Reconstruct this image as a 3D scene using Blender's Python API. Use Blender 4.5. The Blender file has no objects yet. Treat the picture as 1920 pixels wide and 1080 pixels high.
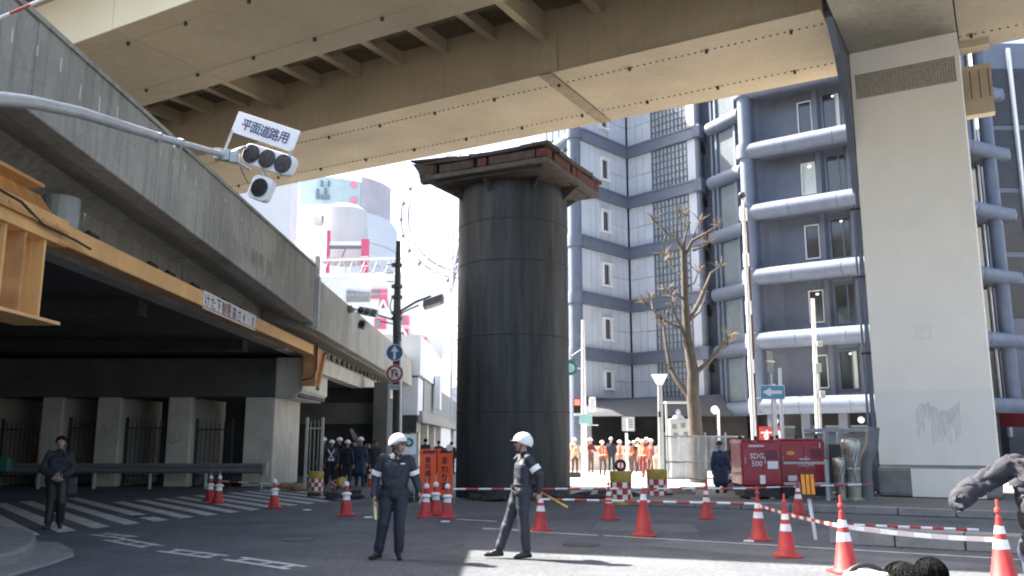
import bpy, bmesh, math, random
from mathutils import Vector, Matrix, noise
import numpy as np
random.seed(7)
R = math.radians
V = Vector
scene = bpy.context.scene
COL = scene.collection

# ------------------------------------------------------------------ camera
F_PX, EYE = 1612.0, 1.65
PITCH = math.atan(289/1612)
cam_data = bpy.data.cameras.new('camera')
cam_data.sensor_width = 36.0
cam_data.lens = F_PX/1920*36.0
cam_data.clip_start = 0.05
cam_data.clip_end = 3000
cam = bpy.data.objects.new('camera', cam_data)
COL.objects.link(cam)
cam.location = (0, 0, EYE)
cam.rotation_euler = (R(90)+PITCH, 0, 0)
scene.camera = cam

# ------------------------------------------------------------------ sky, sun, exposure
SUN_EL, SUN_AZ = R(48.5), R(-62.5)          # azimuth clockwise from +Y
S = V((math.sin(SUN_AZ)*math.cos(SUN_EL), math.cos(SUN_AZ)*math.cos(SUN_EL), math.sin(SUN_EL)))
world = bpy.data.worlds.new('World')
scene.world = world
world.use_nodes = True
wn = world.node_tree.nodes
sky = wn.new('ShaderNodeTexSky')
sky.sky_type = 'NISHITA'
sky.sun_disc = False
sky.sun_elevation = SUN_EL
sky.sun_rotation = SUN_AZ
sky.air_density = 1.0
sky.dust_density = 5.0
sky.ozone_density = 0.6
wn['Background'].inputs[1].default_value = 0.112
world.node_tree.links.new(sky.outputs[0], wn['Background'].inputs[0])
sl = bpy.data.lights.new('sun', 'SUN')
sl.energy = 5.0
sl.angle = R(0.5)
sl.color = (1.0, 0.95, 0.87)
sun = bpy.data.objects.new('sun', sl)
COL.objects.link(sun)
sun.location = S*200
sun.rotation_euler = S.to_track_quat('Z', 'Y').to_euler()
scene.view_settings.view_transform = 'Standard'
scene.view_settings.look = 'None'
scene.view_settings.gamma = 1.0
scene.view_settings.use_curve_mapping = False
scene.view_settings.exposure = 2.45
scene.cycles.use_denoising = True
scene.cycles.filter_width = 2.0
scene.cycles.max_bounces = 8
scene.cycles.transparent_max_bounces = 12
scene.cycles.sample_clamp_indirect = 6.0

# ------------------------------------------------------------------ where things stand: a measured sight line to a point in the place
def ray(px, py):
    u, v = (px-960)/F_PX, (540-py)/F_PX
    return V((u, math.cos(PITCH)-v*math.sin(PITCH), math.sin(PITCH)+v*math.cos(PITCH)))
def P(px, py, Y):
    r = ray(px, py)
    return V((0, 0, EYE))+r*(Y/r.y)
def G(px, py, z0=0.0):
    r = ray(px, py)
    return V((0, 0, EYE))+r*((z0-EYE)/r.z)
def zat(px, py, Y): return P(px, py, Y).z
# the expressway overhead runs along t and is crossed along q
def TQ(t, q, z=0.0): return V((.868*t+.497*q, -.497*t+.868*q, z))

# ------------------------------------------------------------------ mesh building
WM = {}
class MB:
    def __init__(s): s.v = []; s.f = []; s.m = []; s.mi = 0
    def face(s, pts):
        b = len(s.v); s.v += [V(p) for p in pts]; s.f.append(tuple(range(b, b+len(pts)))); s.m.append(s.mi)
    def hexa(s, p):     # p: bottom four (ccw seen from above), top four
        b = len(s.v); s.v += [V(q) for q in p]
        for f in ((3, 2, 1, 0), (4, 5, 6, 7), (0, 1, 5, 4), (1, 2, 6, 5), (2, 3, 7, 6), (3, 0, 4, 7)):
            s.f.append(tuple(b+i for i in f)); s.m.append(s.mi)
        return s
    def box(s, x0, x1, y0, y1, z0, z1):
        return s.hexa([(x0, y0, z0), (x1, y0, z0), (x1, y1, z0), (x0, y1, z0), (x0, y0, z1), (x1, y0, z1), (x1, y1, z1), (x0, y1, z1)])
    def tq(s, t0, t1, q0, q1, z0, z1):
        return s.hexa([TQ(t0, q0, z0), TQ(t1, q0, z0), TQ(t1, q1, z0), TQ(t0, q1, z0), TQ(t0, q0, z1), TQ(t1, q0, z1), TQ(t1, q1, z1), TQ(t0, q1, z1)])
    def ob(s, c, ax, ay, hx, hy, hz):   # oriented box: centre, two unit axes, half sizes
        c = V(c); ax = V(ax).normalized(); ay = V(ay).normalized(); az = ax.cross(ay).normalized()
        P8 = []
        for k in (-1, 1):
            for i, j in ((-1, -1), (1, -1), (1, 1), (-1, 1)):
                P8.append(c+ax*hx*i+ay*hy*j+az*hz*k)
        return s.hexa(P8)
    def wall(s, a, b, z0, z1, th, side=1):  # slab standing on the segment a-b (2d), thickness to one side
        a = V((a[0], a[1], 0)); b = V((b[0], b[1], 0)); d = (b-a).normalized(); n = V((-d.y, d.x, 0))*th*side
        p = [a, b, b+n, a+n] if side > 0 else [a+n, b+n, b, a]
        return s.hexa([q+V((0, 0, z0)) for q in p]+[q+V((0, 0, z1)) for q in p])
    def tube(s, a, b, r0, r1=None, n=8, caps=True):
        r1 = r0 if r1 is None else r1
        a = V(a); b = V(b); d = (b-a)
        if d.length < 1e-6: return s
        d.normalize()
        u = d.orthogonal().normalized(); w = d.cross(u)
        o = len(s.v)
        for c, r in ((a, r0), (b, r1)):
            for i in range(n):
                t = 2*math.pi*i/n
                s.v.append(c+u*math.cos(t)*r+w*math.sin(t)*r)
        for i in range(n):
            j = (i+1) % n
            s.f.append((o+i, o+j, o+n+j, o+n+i)); s.m.append(s.mi)
        if caps:
            s.f.append(tuple(o+i for i in reversed(range(n)))); s.m.append(s.mi)
            s.f.append(tuple(o+n+i for i in range(n))); s.m.append(s.mi)
        return s
    def path(s, pts, r, n=8):
        pts = [V(p) for p in pts]
        rs = r if isinstance(r, (list, tuple)) else [r]*len(pts)
        o = len(s.v); u = None
        for k, p in enumerate(pts):
            d = (pts[min(k+1, len(pts)-1)]-pts[max(k-1, 0)]).normalized()
            u = d.orthogonal().normalized() if u is None else (u-d*u.dot(d)).normalized()
            w = d.cross(u)
            for i in range(n):
                t = 2*math.pi*i/n
                s.v.append(p+u*math.cos(t)*rs[k]+w*math.sin(t)*rs[k])
        for k in range(len(pts)-1):
            for i in range(n):
                j = (i+1) % n
                s.f.append((o+k*n+i, o+k*n+j, o+(k+1)*n+j, o+(k+1)*n+i)); s.m.append(s.mi)
        s.f.append(tuple(o+i for i in reversed(range(n)))); s.m.append(s.mi)
        s.f.append(tuple(o+(len(pts)-1)*n+i for i in range(n))); s.m.append(s.mi)
        return s
    def lathe(s, prof, n=16, c=(0, 0, 0), close=False, a0=0):   # prof [(r,z)]
        c = V(c); o = len(s.v); K = len(prof)
        for r, z in prof:
            for i in range(n):
                t = 2*math.pi*i/n+a0
                s.v.append(c+V((r*math.cos(t), r*math.sin(t), z)))
        for k in range(K-1):
            for i in range(n):
                j = (i+1) % n
                s.f.append((o+k*n+i, o+k*n+j, o+(k+1)*n+j, o+(k+1)*n+i)); s.m.append(s.mi)
        if prof[0][0] > 1e-4: s.f.append(tuple(o+i for i in reversed(range(n)))); s.m.append(s.mi)
        if prof[-1][0] > 1e-4: s.f.append(tuple(o+(K-1)*n+i for i in range(n))); s.m.append(s.mi)
        return s
    def ball(s, c, r, n=10, m=6, sc=(1, 1, 1)):
        c = V(c); o = len(s.v)
        for k in range(m+1):
            ph = math.pi*k/m
            for i in range(n):
                t = 2*math.pi*i/n
                s.v.append(c+V((r*sc[0]*math.sin(ph)*math.cos(t), r*sc[1]*math.sin(ph)*math.sin(t), -r*sc[2]*math.cos(ph))))
        for k in range(m):
            for i in range(n):
                j = (i+1) % n
                s.f.append((o+k*n+i, o+k*n+j, o+(k+1)*n+j, o+(k+1)*n+i)); s.m.append(s.mi)
        return s
    def prism(s, poly, d):      # poly: 3d polygon, extruded by the vector d
        d = V(d); n = len(poly); o = len(s.v)
        s.v += [V(p) for p in poly]+[V(p)+d for p in poly]
        s.f.append(tuple(o+i for i in reversed(range(n)))); s.m.append(s.mi)
        s.f.append(tuple(o+n+i for i in range(n))); s.m.append(s.mi)
        for i in range(n):
            j = (i+1) % n
            s.f.append((o+i, o+j, o+n+j, o+n+i)); s.m.append(s.mi)
        return s
    def build(s, name, mats, parent=None, smooth=False, bevel=0, world=True):
        me = bpy.data.meshes.new(name)
        vs = s.v
        if parent is not None and world:
            inv = WM[parent.name].inverted(); vs = [inv@v for v in vs]
        me.from_pydata([tuple(v) for v in vs], [], s.f)
        if not isinstance(mats, (list, tuple)): mats = [mats]
        for m in mats: me.materials.append(m)
        if len(mats) > 1: me.polygons.foreach_set('material_index', s.m)
        bm = bmesh.new(); bm.from_mesh(me)
        if smooth: bmesh.ops.remove_doubles(bm, verts=bm.verts, dist=1e-5)
        bmesh.ops.recalc_face_normals(bm, faces=bm.faces); bm.to_mesh(me); bm.free()
        me.update()
        if smooth:
            me.polygons.foreach_set('use_smooth', [True]*len(me.polygons))
            me.set_sharp_from_angle(angle=R(40))
        o = link(me, name, parent)
        if bevel:
            b = o.modifiers.new('bevel', 'BEVEL'); b.width = bevel; b.segments = 2; b.limit_method = 'ANGLE'; b.angle_limit = R(50)
        return o
def link(me, name, parent=None, mw=None):
    o = bpy.data.objects.new(name, me); COL.objects.link(o)
    if parent is not None:
        o.parent = parent; WM[o.name] = WM[parent.name]
    else: WM[o.name] = Matrix.Identity(4)
    return o
def tag(o, label=None, cat=None, group=None, kind=None):
    if label: o['label'] = label
    if cat: o['category'] = cat
    if group: o['group'] = group
    if kind: o['kind'] = kind
    return o
def thing(name, label, cat, loc=(0, 0, 0), rz=0.0, group=None):
    o = bpy.data.objects.new(name, None); COL.objects.link(o)
    o.empty_display_size = .3
    o.location = loc; o.rotation_euler = (0, 0, rz)
    WM[o.name] = Matrix.Translation(V(loc))@Matrix.Rotation(rz, 4, 'Z')
    return tag(o, label, cat, group)
def dup(root, loc, rz=0.0, label=None, group=None, tilt=None, sc=None):
    r = root.copy(); COL.objects.link(r); r.location = loc; r.rotation_euler = (tilt[0], tilt[1], rz) if tilt else (0, 0, rz)
    if sc: r.scale = (sc, sc, sc)
    if label: r['label'] = label
    if group: r['group'] = group
    WM[r.name] = Matrix.Translation(V(loc))@Matrix.Rotation(rz, 4, 'Z')
    for ch in list(root.children):
        c = ch.copy(); COL.objects.link(c); c.parent = r
        for g in list(ch.children):
            d = g.copy(); COL.objects.link(d); d.parent = c
    return r
def inst(src, parent, mat4):   # another piece that shares a mesh, placed under its parent
    o = bpy.data.objects.new(src.name.split('.')[0], src.data); COL.objects.link(o)
    o.parent = parent; o.matrix_local = mat4
    WM[o.name] = WM[parent.name]
    return o
def struct(mb, name, mat, **k): return tag(mb.build(name, mat, **k), kind='structure')

# ------------------------------------------------------------------ materials
def mat(name, col, rough=.7, var=.15, scale=3.0, bump=0.0, bscale=40.0, metal=0.0, streak=0.0, streak_col=None, spec=.5, stretch=(1, 1, 1), fine=0.0, alpha=1.0, trans=0.0, coat=0.0):
    m = bpy.data.materials.new(name); m.use_nodes = True
    N = m.node_tree.nodes; L = m.node_tree.links; b = N['Principled BSDF']
    b.inputs['Roughness'].default_value = rough; b.inputs['Metallic'].default_value = metal
    b.inputs['Specular IOR Level'].default_value = spec
    b.inputs['Alpha'].default_value = alpha
    b.inputs['Transmission Weight'].default_value = trans
    b.inputs['Coat Weight'].default_value = coat
    geo = N.new('ShaderNodeNewGeometry')
    def noise_(sc, det=5, st=(1, 1, 1), w=0):
        mp = N.new('ShaderNodeMapping'); mp.inputs['Scale'].default_value = st; mp.inputs['Location'].default_value = (w, w*.7, 0)
        L.new(geo.outputs['Position'], mp.inputs[0])
        n = N.new('ShaderNodeTexNoise'); n.inputs['Scale'].default_value = sc; n.inputs['Detail'].default_value = det
        n.inputs['Roughness'].default_value = .62
        L.new(mp.outputs[0], n.inputs['Vector']); return n.outputs['Fac']
    def ramp(fac, lo, hi, c0, c1):
        r = N.new('ShaderNodeMapRange'); r.inputs['From Min'].default_value = lo; r.inputs['From Max'].default_value = hi
        r.inputs['To Min'].default_value = c0; r.inputs['To Max'].default_value = c1
        L.new(fac, r.inputs['Value']); return r.outputs[0]
    col = tuple(col[:3])
    val = ramp(noise_(scale, 6, stretch), .3, .7, 1-var, 1+var)
    if fine:
        v2 = ramp(noise_(scale*30, 3, (1, 1, 1), 5), .3, .7, 1-fine, 1+fine)
        mm = N.new('ShaderNodeMath'); mm.operation = 'MULTIPLY'; L.new(val, mm.inputs[0]); L.new(v2, mm.inputs[1]); val = mm.outputs[0]
    mul = N.new('ShaderNodeVectorMath'); mul.operation = 'SCALE'; mul.inputs[0].default_value = col
    L.new(val, mul.inputs['Scale']); out = mul.outputs[0]
    if streak:
        st = ramp(noise_(1.0, 6, (6, 6, .35), 11), .48, .72, 0, streak)
        mx = N.new('ShaderNodeMix'); mx.data_type = 'RGBA'
        L.new(st, mx.inputs['Factor']); L.new(out, mx.inputs['A'])
        sc = streak_col or tuple(c*.3 for c in col)
        mx.inputs['B'].default_value = (*sc, 1); out = mx.outputs['Result']
    L.new(out, b.inputs['Base Color'])
    rv = ramp(noise_(scale*2.3, 4, stretch, 3), .3, .7, max(rough-.12, .02), min(rough+.12, 1)); L.new(rv, b.inputs['Roughness'])
    if bump:
        bp = N.new('ShaderNodeBump'); bp.inputs['Strength'].default_value = bump; bp.inputs['Distance'].default_value = .02
        L.new(noise_(bscale, 6), bp.inputs['Height']); L.new(bp.outputs[0], b.inputs['Normal'])
    return m
M = {}
M['asphalt'] = mat('asphalt', (.103, .109, .119), .88, .3, .45, .6, 60, fine=.3, spec=.3, streak=.25, streak_col=(.062, .066, .073))
M['patch'] = mat('asphalt_patch', (.086, .091, .100), .9, .2, 1.5, .6, 60, fine=.3)
M['patch2'] = mat('worn_asphalt_patch', (.122, .128, .138), .9, .2, 1.5, .6, 60, fine=.3)
M['iron'] = mat('cast_iron', (.05, .048, .045), .6, .3, 9, .3, 30)
M['paving'] = mat('pale_paving', (.42, .41, .39), .9, .12, 1.2, .3, 30, fine=.1)
M['kerb'] = mat('kerb_concrete', (.22, .22, .21), .9, .2, 2.5, .3, 40, fine=.15)
M['road_paint'] = mat('road_paint', (.5, .5, .49), .8, .3, 3, .2, 60, fine=.35)
M['stain_edge'] = mat('dark_joint', (.03, .03, .03), .9)
M['conc'] = mat('grey_concrete', (.32, .312, .275), .9, .26, .5, .3, 25, streak=.55, streak_col=(.085, .083, .072), fine=.1)
M['conc_pale'] = mat('pale_concrete', (.54, .52, .455), .9, .16, 1.2, .25, 30, streak=.18, fine=.08)
M['conc_dark'] = mat('dark_grey_concrete', (.10, .10, .095), .95, .3, .6, .3, 20)  # much darker grey than the other concretes
M['beige_lit'] = mat('beige_lit_fascia', (.80, .73, .55), .6, .05, .5)  # paler than the girder beige: light on the outer face put into colour
M['beige'] = mat('beige_girder_paint', (.46, .375, .25), .62, .13, .35, .05, 30, streak=.22, streak_col=(.27, .21, .13), fine=.05)
M['beige_edge'] = mat('beige_paint_grimy', (.46, .37, .245), .7, .15, .8, .05, 30)
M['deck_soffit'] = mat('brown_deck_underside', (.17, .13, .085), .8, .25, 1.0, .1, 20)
M['deep_shade'] = mat('deep_shade_concrete', (.035, .035, .033), .95, .4, .5)  # near-black base colour carries the shade under the viaduct
M['markblue'] = mat('slate_blue_marks', (.10, .17, .23), .6)
M['bolt_row'] = mat('grimy_bolt_row', (.14, .11, .075), .8)
M['splice'] = mat('shaded_splice_plate', (.27, .215, .14), .8, .2, 2)  # darker beige holds the shadow on the splice cover
M['bolt'] = mat('dark_bolts', (.05, .04, .035), .7)
M['pier_white'] = mat('pier_coating', (.88, .82, .71), .75, .035, .9, .12, 25, fine=.03)
M['pier_low'] = mat('pier_coating_lower', (.82, .78, .69), .78, .05, .9, .12, 25, fine=.03)
M['pier_grime'] = mat('pier_grime', (.68, .67, .61), .8, .2, 6, stretch=(4, 4, .5))
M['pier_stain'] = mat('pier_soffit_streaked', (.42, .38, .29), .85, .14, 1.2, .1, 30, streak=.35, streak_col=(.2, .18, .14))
M['mosaic'] = mat('mosaic_tile', (.47, .43, .34), .7, .35, 14, .1, 30)
M['grout'] = mat('dark_grout', (.27, .245, .19), .9)
M['steel_dark'] = mat('oily_dark_steel', (.033, .035, .035), .6, .6, .8, .12, 30, streak=.6, streak_col=(.068, .068, .062), stretch=(3, 3, .4), spec=.4)
M['steel_seam'] = mat('steel_seam', (.03, .032, .034), .7)
M['rust'] = mat('rusty_red_beam', (.11, .034, .025), .8, .35, 4, .3, 30)
M['slab'] = mat('dirty_slab', (.08, .06, .05), .92, .4, 5, .6, 20)
M['slab_edge'] = mat('grey_slab_edge', (.105, .09, .075), .9, .35, 4, .6, 20)
M['yellow'] = mat('yellow_orange_paint', (.80, .47, .19), .55, .12, 1.5, .1, 20, streak=.12, fine=.05)
M['orange_d'] = mat('faded_orange_paint', (.52, .28, .12), .65, .25, 3, .1, 20)
M['red'] = mat('traffic_red', (.44, .034, .030), .55, .28, 5, fine=.15)
M['redfade'] = mat('faded_red', (.48, .07, .06), .6, .15, 6)
M['white'] = mat('white_paint', (.78, .78, .77), .5, .05, 5)
M['band'] = mat('reflective_white', (.80, .79, .77), .5, .15, 7)
M['grey_paint'] = mat('grey_paint', (.33, .36, .36), .5, .1, 3)
M['galv'] = mat('galvanised_steel', (.42, .43, .43), .45, .15, 5, metal=.35)
M['black'] = mat('black_plastic', (.012, .012, .013), .55, .2, 5)
M['lens'] = mat('dark_lens', (.02, .017, .017), .25, .2, 8)
M['pole_dark'] = mat('dark_pole', (.045, .05, .055), .6, .3, 5)
M['glass'] = mat('dark_window_glass', (.035, .045, .05), .06, .3, .5, spec=.8)
M['glass_blue'] = mat('blue_grey_glass', (.10, .14, .16), .08, .3, .7, spec=.8, stretch=(6, 6, .3))
M['glass_brick'] = mat('glass_block', (.36, .41, .41), .18, .22, 5, .3, 20, spec=.7)
M['blind'] = mat('pale_window_blind', (.62, .66, .6), .5, .1, 2)
M['panel'] = mat('white_wall_tile', (.52, .555, .60), .5, .08, .8, streak=.12, fine=.04)
M['panelj'] = mat('grey_tile_joint', (.25, .26, .28), .8)
M['band_grey'] = mat('slate_grey_band', (.13, .15, .195), .45, .08, 1.5)
M['bluetube'] = mat('blue_grey_enamel', (.125, .152, .205), .65, .12, 1.2, streak=.15)
M['wall_slate'] = mat('slate_panel_wall', (.125, .142, .185), .5, .1, 1)
M['store_dark'] = mat('dark_storefront', (.03, .03, .032), .4, .3, 1)
M['awning'] = mat('dark_awning', (.075, .078, .085), .8, .1, 2)
M['wb'] = mat('white_building_wall', (.56, .57, .58), .7, .06, .2)
M['wb2'] = mat('pale_grey_building_wall', (.45, .46, .47), .7, .06, .2)
M['bb_blue'] = mat('pale_blue_billboard', (.40, .50, .52), .5, .12, .3)
M['bb_pink'] = mat('pale_pink_billboard', (.42, .38, .40), .5, .12, .3)
M['pinkred'] = mat('pink_red_steel', (.60, .09, .18), .6, .15, 1)
M['pinkpale'] = mat('pale_red_mark', (.62, .22, .28), .6, .15, 1)
M['wheelw'] = mat('washed_out_wheel_steel', (.27, .22, .23), .6, .05, .3)  # a red wheel; the glare that washes it out is put into its colours
M['wheeld'] = mat('washed_out_gondola', (.30, .22, .24), .6, .05, .3)
M['truss'] = mat('pale_truss_steel', (.45, .46, .47), .6, .1, 1)
M['machine'] = mat('dark_red_machine', (.30, .02, .04), .4, .15, 3, coat=.2)
M['machine_d'] = mat('machine_grille', (.03, .02, .025), .6)
M['inox'] = mat('worn_stainless', (.36, .35, .30), .35, .25, 6, metal=.8)
M['duct'] = mat('grey_duct', (.16, .17, .175), .6, .15, 4)
M['greyfence'] = mat('grey_site_fence', (.27, .30, .32), .6, .15, 2)
M['pinkwall'] = mat('pink_white_hoarding', (.62, .55, .54), .7, .08, 2)
M['orange_b'] = mat('orange_board', (.80, .085, .015), .45, .08, 3)
M['signblue'] = mat('sign_blue', (.02, .12, .30), .4, .05, 5)
M['signblue2'] = mat('sign_pale_blue', (.10, .30, .42), .4, .05, 5)
M['signred'] = mat('sign_red', (.35, .03, .035), .4, .05, 5)
M['green'] = mat('sign_green', (.03, .17, .13), .5, .05, 5)
M['cyan'] = mat('pale_cyan_plate', (.35, .62, .60), .5, .05, 5)
M['navyink'] = mat('navy_lettering', (.02, .035, .12), .6, .1, 9)
M['redink'] = mat('dark_red_lettering', (.20, .02, .03), .6, .1, 9)
M['drum_y'] = mat('yellow_drum', (.42, .30, .05), .6, .25, 5)
M['bark'] = mat('pale_bark', (.075, .062, .05), .9, .35, 7, .7, 30, stretch=(1, 1, .4))
M['bark_cut'] = mat('pruned_bark', (.20, .16, .12), .9, .3, 9, .5, 30)
M['leafdark'] = mat('dim_hedge', (.035, .05, .02), .9, .4, 8)
M['amber'] = mat('amber_reflector', (.78, .28, .02), .35, .2, 10)
M['tarp'] = mat('clear_vinyl_sheet', (.72, .78, .74), .35, .15, 3, .4, 8, alpha=.42)
M['debris'] = mat('broken_asphalt', (.05, .048, .045), .95, .3, 6, .5, 30)
M['sandbag'] = mat('tan_sacks', (.33, .24, .12), .9, .25, 7)
def emit(name, col, st):
    m = bpy.data.materials.new(name); m.use_nodes = True; b = m.node_tree.nodes['Principled BSDF']
    b.inputs['Base Color'].default_value = (*col, 1); b.inputs['Emission Color'].default_value = (*col, 1); b.inputs['Emission Strength'].default_value = st
    return m
M['lit_lamp'] = emit('lit_lamp', (1, .95, .85), 1.2)
M['lit_red'] = emit('lit_red_lamp', (1, .08, .06), .9)

# lettering: flat glyph meshes from the built-in font
def text(body, c, ax, up, size, m, parent=None, name='lettering', depth=.004, squeeze=1.0, bold=0.0):
    """glyphs centred at c, reading along ax, upright along up; size = height of a glyph"""
    cu = bpy.data.curves.new('glyphs', 'FONT'); cu.body = body; cu.size = 1.0; cu.align_x = 'CENTER'; cu.align_y = 'CENTER'; cu.offset = bold
    cu.extrude = 0.0; cu.resolution_u = 2
    t = bpy.data.objects.new('glyphs', cu); COL.objects.link(t)
    bpy.context.view_layer.update()
    me = bpy.data.meshes.new_from_object(t.evaluated_get(bpy.context.evaluated_depsgraph_get()))
    bpy.data.objects.remove(t); bpy.data.curves.remove(cu)
    ax = V(ax).normalized(); up = V(up).normalized(); n = ax.cross(up)
    if len(me.vertices) == 0: return None
    xs = [v.co.x for v in me.vertices]; ys = [v.co.y for v in me.vertices]
    cx = (max(xs)+min(xs))/2; cy = (max(ys)+min(ys))/2; h = 1.0
    inv = WM[parent.name].inverted() if parent is not None else Matrix.Identity(4)
    for v in me.vertices:
        v.co = inv@(V(c)+ax*(v.co.x-cx)*size*squeeze/h+up*(v.co.y-cy)*size/h+n*depth)
    me.materials.clear(); me.materials.append(m); me.name = name
    return link(me, name, parent)
# ================================================================== THE GROUND
g = MB(); g.face([(-900, -300, 0), (900, -300, 0), (900, 1500, 0), (-900, 1500, 0)])
struct(g, 'road', M['asphalt'])
# bright pavement beyond the work area
g = MB(); g.face([(1.6, 31.0, .06), (22, 26.0, .06), (40, 46, .06), (24, 60, .06), (1.2, 60, .06)])
g.prism([(1.6, 31.0, .0), (22, 26.0, .0), (40, 46, .0), (24, 60, .0), (1.2, 60, .0)], (0, 0, .056))
struct(g, 'pavement', M['paving'])
g = MB(); g.box(-5.5, 1.1, 46, 100, 0, .12)
struct(g, 'far_pavement', M['paving'])
# pedestrian crossing: one stripe after another
def paint(name, pts, m='road_paint', z=.004): 
    g = MB(); g.face([(p[0], p[1], z) for p in pts]); return struct(g, name, M[m])
r0, r1 = V((-7.75, 18.15)), V((-4.9, 25.6)); dirr = (r1-r0).normalized(); dd = V((-3.85, 5.1)).normalized()
for k in range(-3, 12):
    c = r0+dirr*(.8*k); L_ = 6.4 if k > 1 else 9.5
    w = dirr*.2
    a, b = c-w, c+w; e = dd*L_
    paint('crossing_stripe', [a, b, b+e, a+e])
# ladder marks of the bicycle crossing
for (x0, y0), (x1, y1) in (((165, 1003), (225, 1010)), ((190, 1013), (265, 1027)), ((290, 1034), (390, 1047)), ((415, 1050), (535, 1068))):
    a, b = G(x0, y0), G(x1, y1); d = (b-a).normalized(); n = V((-d.y, d.x, 0))
    for s0, s1, w0, w1 in ((0, 1, .0, .1), (0, 1, .28, .38), (.12, .2, .1, .28), (.5, .56, .1, .28), (.82, .9, .1, .28)):
        L_ = (b-a).length
        paint('crossing_mark', [a+d*L_*s0+n*w0, a+d*L_*s1+n*w0, a+d*L_*s1+n*w1, a+d*L_*s0+n*w1])
# lane lines along the expressway's direction
def tline(t0, t1, q, w, name='lane_line'): paint(name, [TQ(t0, q-w), TQ(t1, q-w), TQ(t1, q+w), TQ(t0, q+w)])
tline(-9.0, -6.6, 14.62, .055); tline(-6.5, 8, 14.66, .045)
tline(-3.5, 12, 24.1-.9, .05); 
tline(-10.6, -9.6, 16.1, .06)
paint('lane_line', [G(905, 990), G(1010, 994), G(1010, 997), G(905, 993)])
for nm, pts, m in (('asphalt_patch', [(620, 1000), (880, 1004), (860, 1040), (560, 1033)], 'patch'), ('asphalt_patch', [(1120, 980), (1300, 983), (1310, 998), (1110, 994)], 'patch2'), ('asphalt_patch', [(300, 985), (520, 982), (540, 996), (280, 1003)], 'patch'), ('asphalt_patch', [(1260, 1012), (1900, 1062), (1700, 1068), (1200, 1022)], 'patch2')):
    g = MB(); g.face([V((G(*q).x, G(*q).y, .0025)) for q in pts]); struct(g, nm, M[m])
for k, (px, py, r_) in enumerate(((560, 1012, .3), (1090, 1022, .3), (270, 968, .3))):
    q = G(px, py); tag(MB().tube((q.x, q.y, .001), (q.x, q.y, .009), r_, n=28).build('manhole_cover', M['iron']), ('round iron manhole cover left of the standing officer', 'round iron manhole cover in front of the walking officer', 'round iron manhole cover on the dim crossing')[k], 'manhole cover')
random.seed(31)
for k in range(9):   # cracks wandering over the asphalt
    px, py = ((640, 1060), (820, 1010), (430, 1030), (1240, 990), (1350, 1035), (560, 975), (760, 1070), (1060, 985), (330, 1065))[k]
    q = G(px, py); a_ = random.uniform(0, 3.1); pts = [q.copy()]
    for j in range(12): a_ += random.uniform(-.5, .5); q = q+V((math.cos(a_), math.sin(a_), 0))*.22; pts.append(q.copy())
    g = MB()
    for i in range(len(pts)-1):
        d = (pts[i+1]-pts[i]).normalized(); n = V((-d.y, d.x, 0)); w0, w1 = .004+.006*random.random(), .004
        g.face([pts[i]-n*w0+V((0, 0, .006)), pts[i+1]-n*w1+V((0, 0, .006)), pts[i+1]+n*w1+V((0, 0, .006)), pts[i]+n*w0+V((0, 0, .006))])
    struct(g, 'road_crack', M['stain_edge'])
# kerb stones of the narrow median in front of the machines
def kerb_row(t0, t1, q0, q1, h, step, name='kerb_stone', m='kerb'):
    root = thing('kerb_row' if h < .2 else 'median_blocks', 'row of grey concrete kerb stones'+(' edging the island below the white pier' if q0 > 18 else ' in the road behind the nearest cones'), 'kerb', TQ(t0, q0))
    g = MB(); g.tq(0, step-.02, 0, q1-q0, 0, h)
    src = g.build(name, M[m], None, bevel=.015)
    mt = src.data; COL.objects.unlink(src)
    n = int((t1-t0)/step)
    for k in range(n):
        o = bpy.data.objects.new(name, mt); COL.objects.link(o); o.parent = root
        o.location = TQ(k*step, 0, 0); b = o.modifiers.new('bevel', 'BEVEL'); b.width = .015; b.segments = 1
    bpy.data.objects.remove(src)
kerb_row(-2.75, 6.5, 15.35, 15.75, .27, 1.0)
kerb_row(-9.6, 6.0, 22.0, 22.25, .17, 1.2)
g = MB(); g.tq(-9.6, 6.0, 22.26, 31.5, 0, .15)
struct(g, 'island', M['conc_dark'])
# rounded island and its apron at the near left
g = MB(); pts = [G(-160, 1005), G(0, 1008), G(40, 1012), G(62, 1020), G(66, 1032), G(58, 1046), G(30, 1062), G(-160, 1100)]
g.prism([V((p.x, p.y, 0)) for p in pts], (0, 0, .2)); struct(g, 'corner_island', M['kerb'], bevel=.04)
g = MB(); pts = [G(-120, 1000), G(60, 1020), G(110, 1022), G(136, 1036), G(138, 1046), G(100, 1060), G(40, 1078), G(-60, 1110)]
g.prism([V((p.x, p.y, 0)) for p in pts], (0, 0, .05)); struct(g, 'corner_apron', M['kerb'], bevel=.02)

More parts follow.
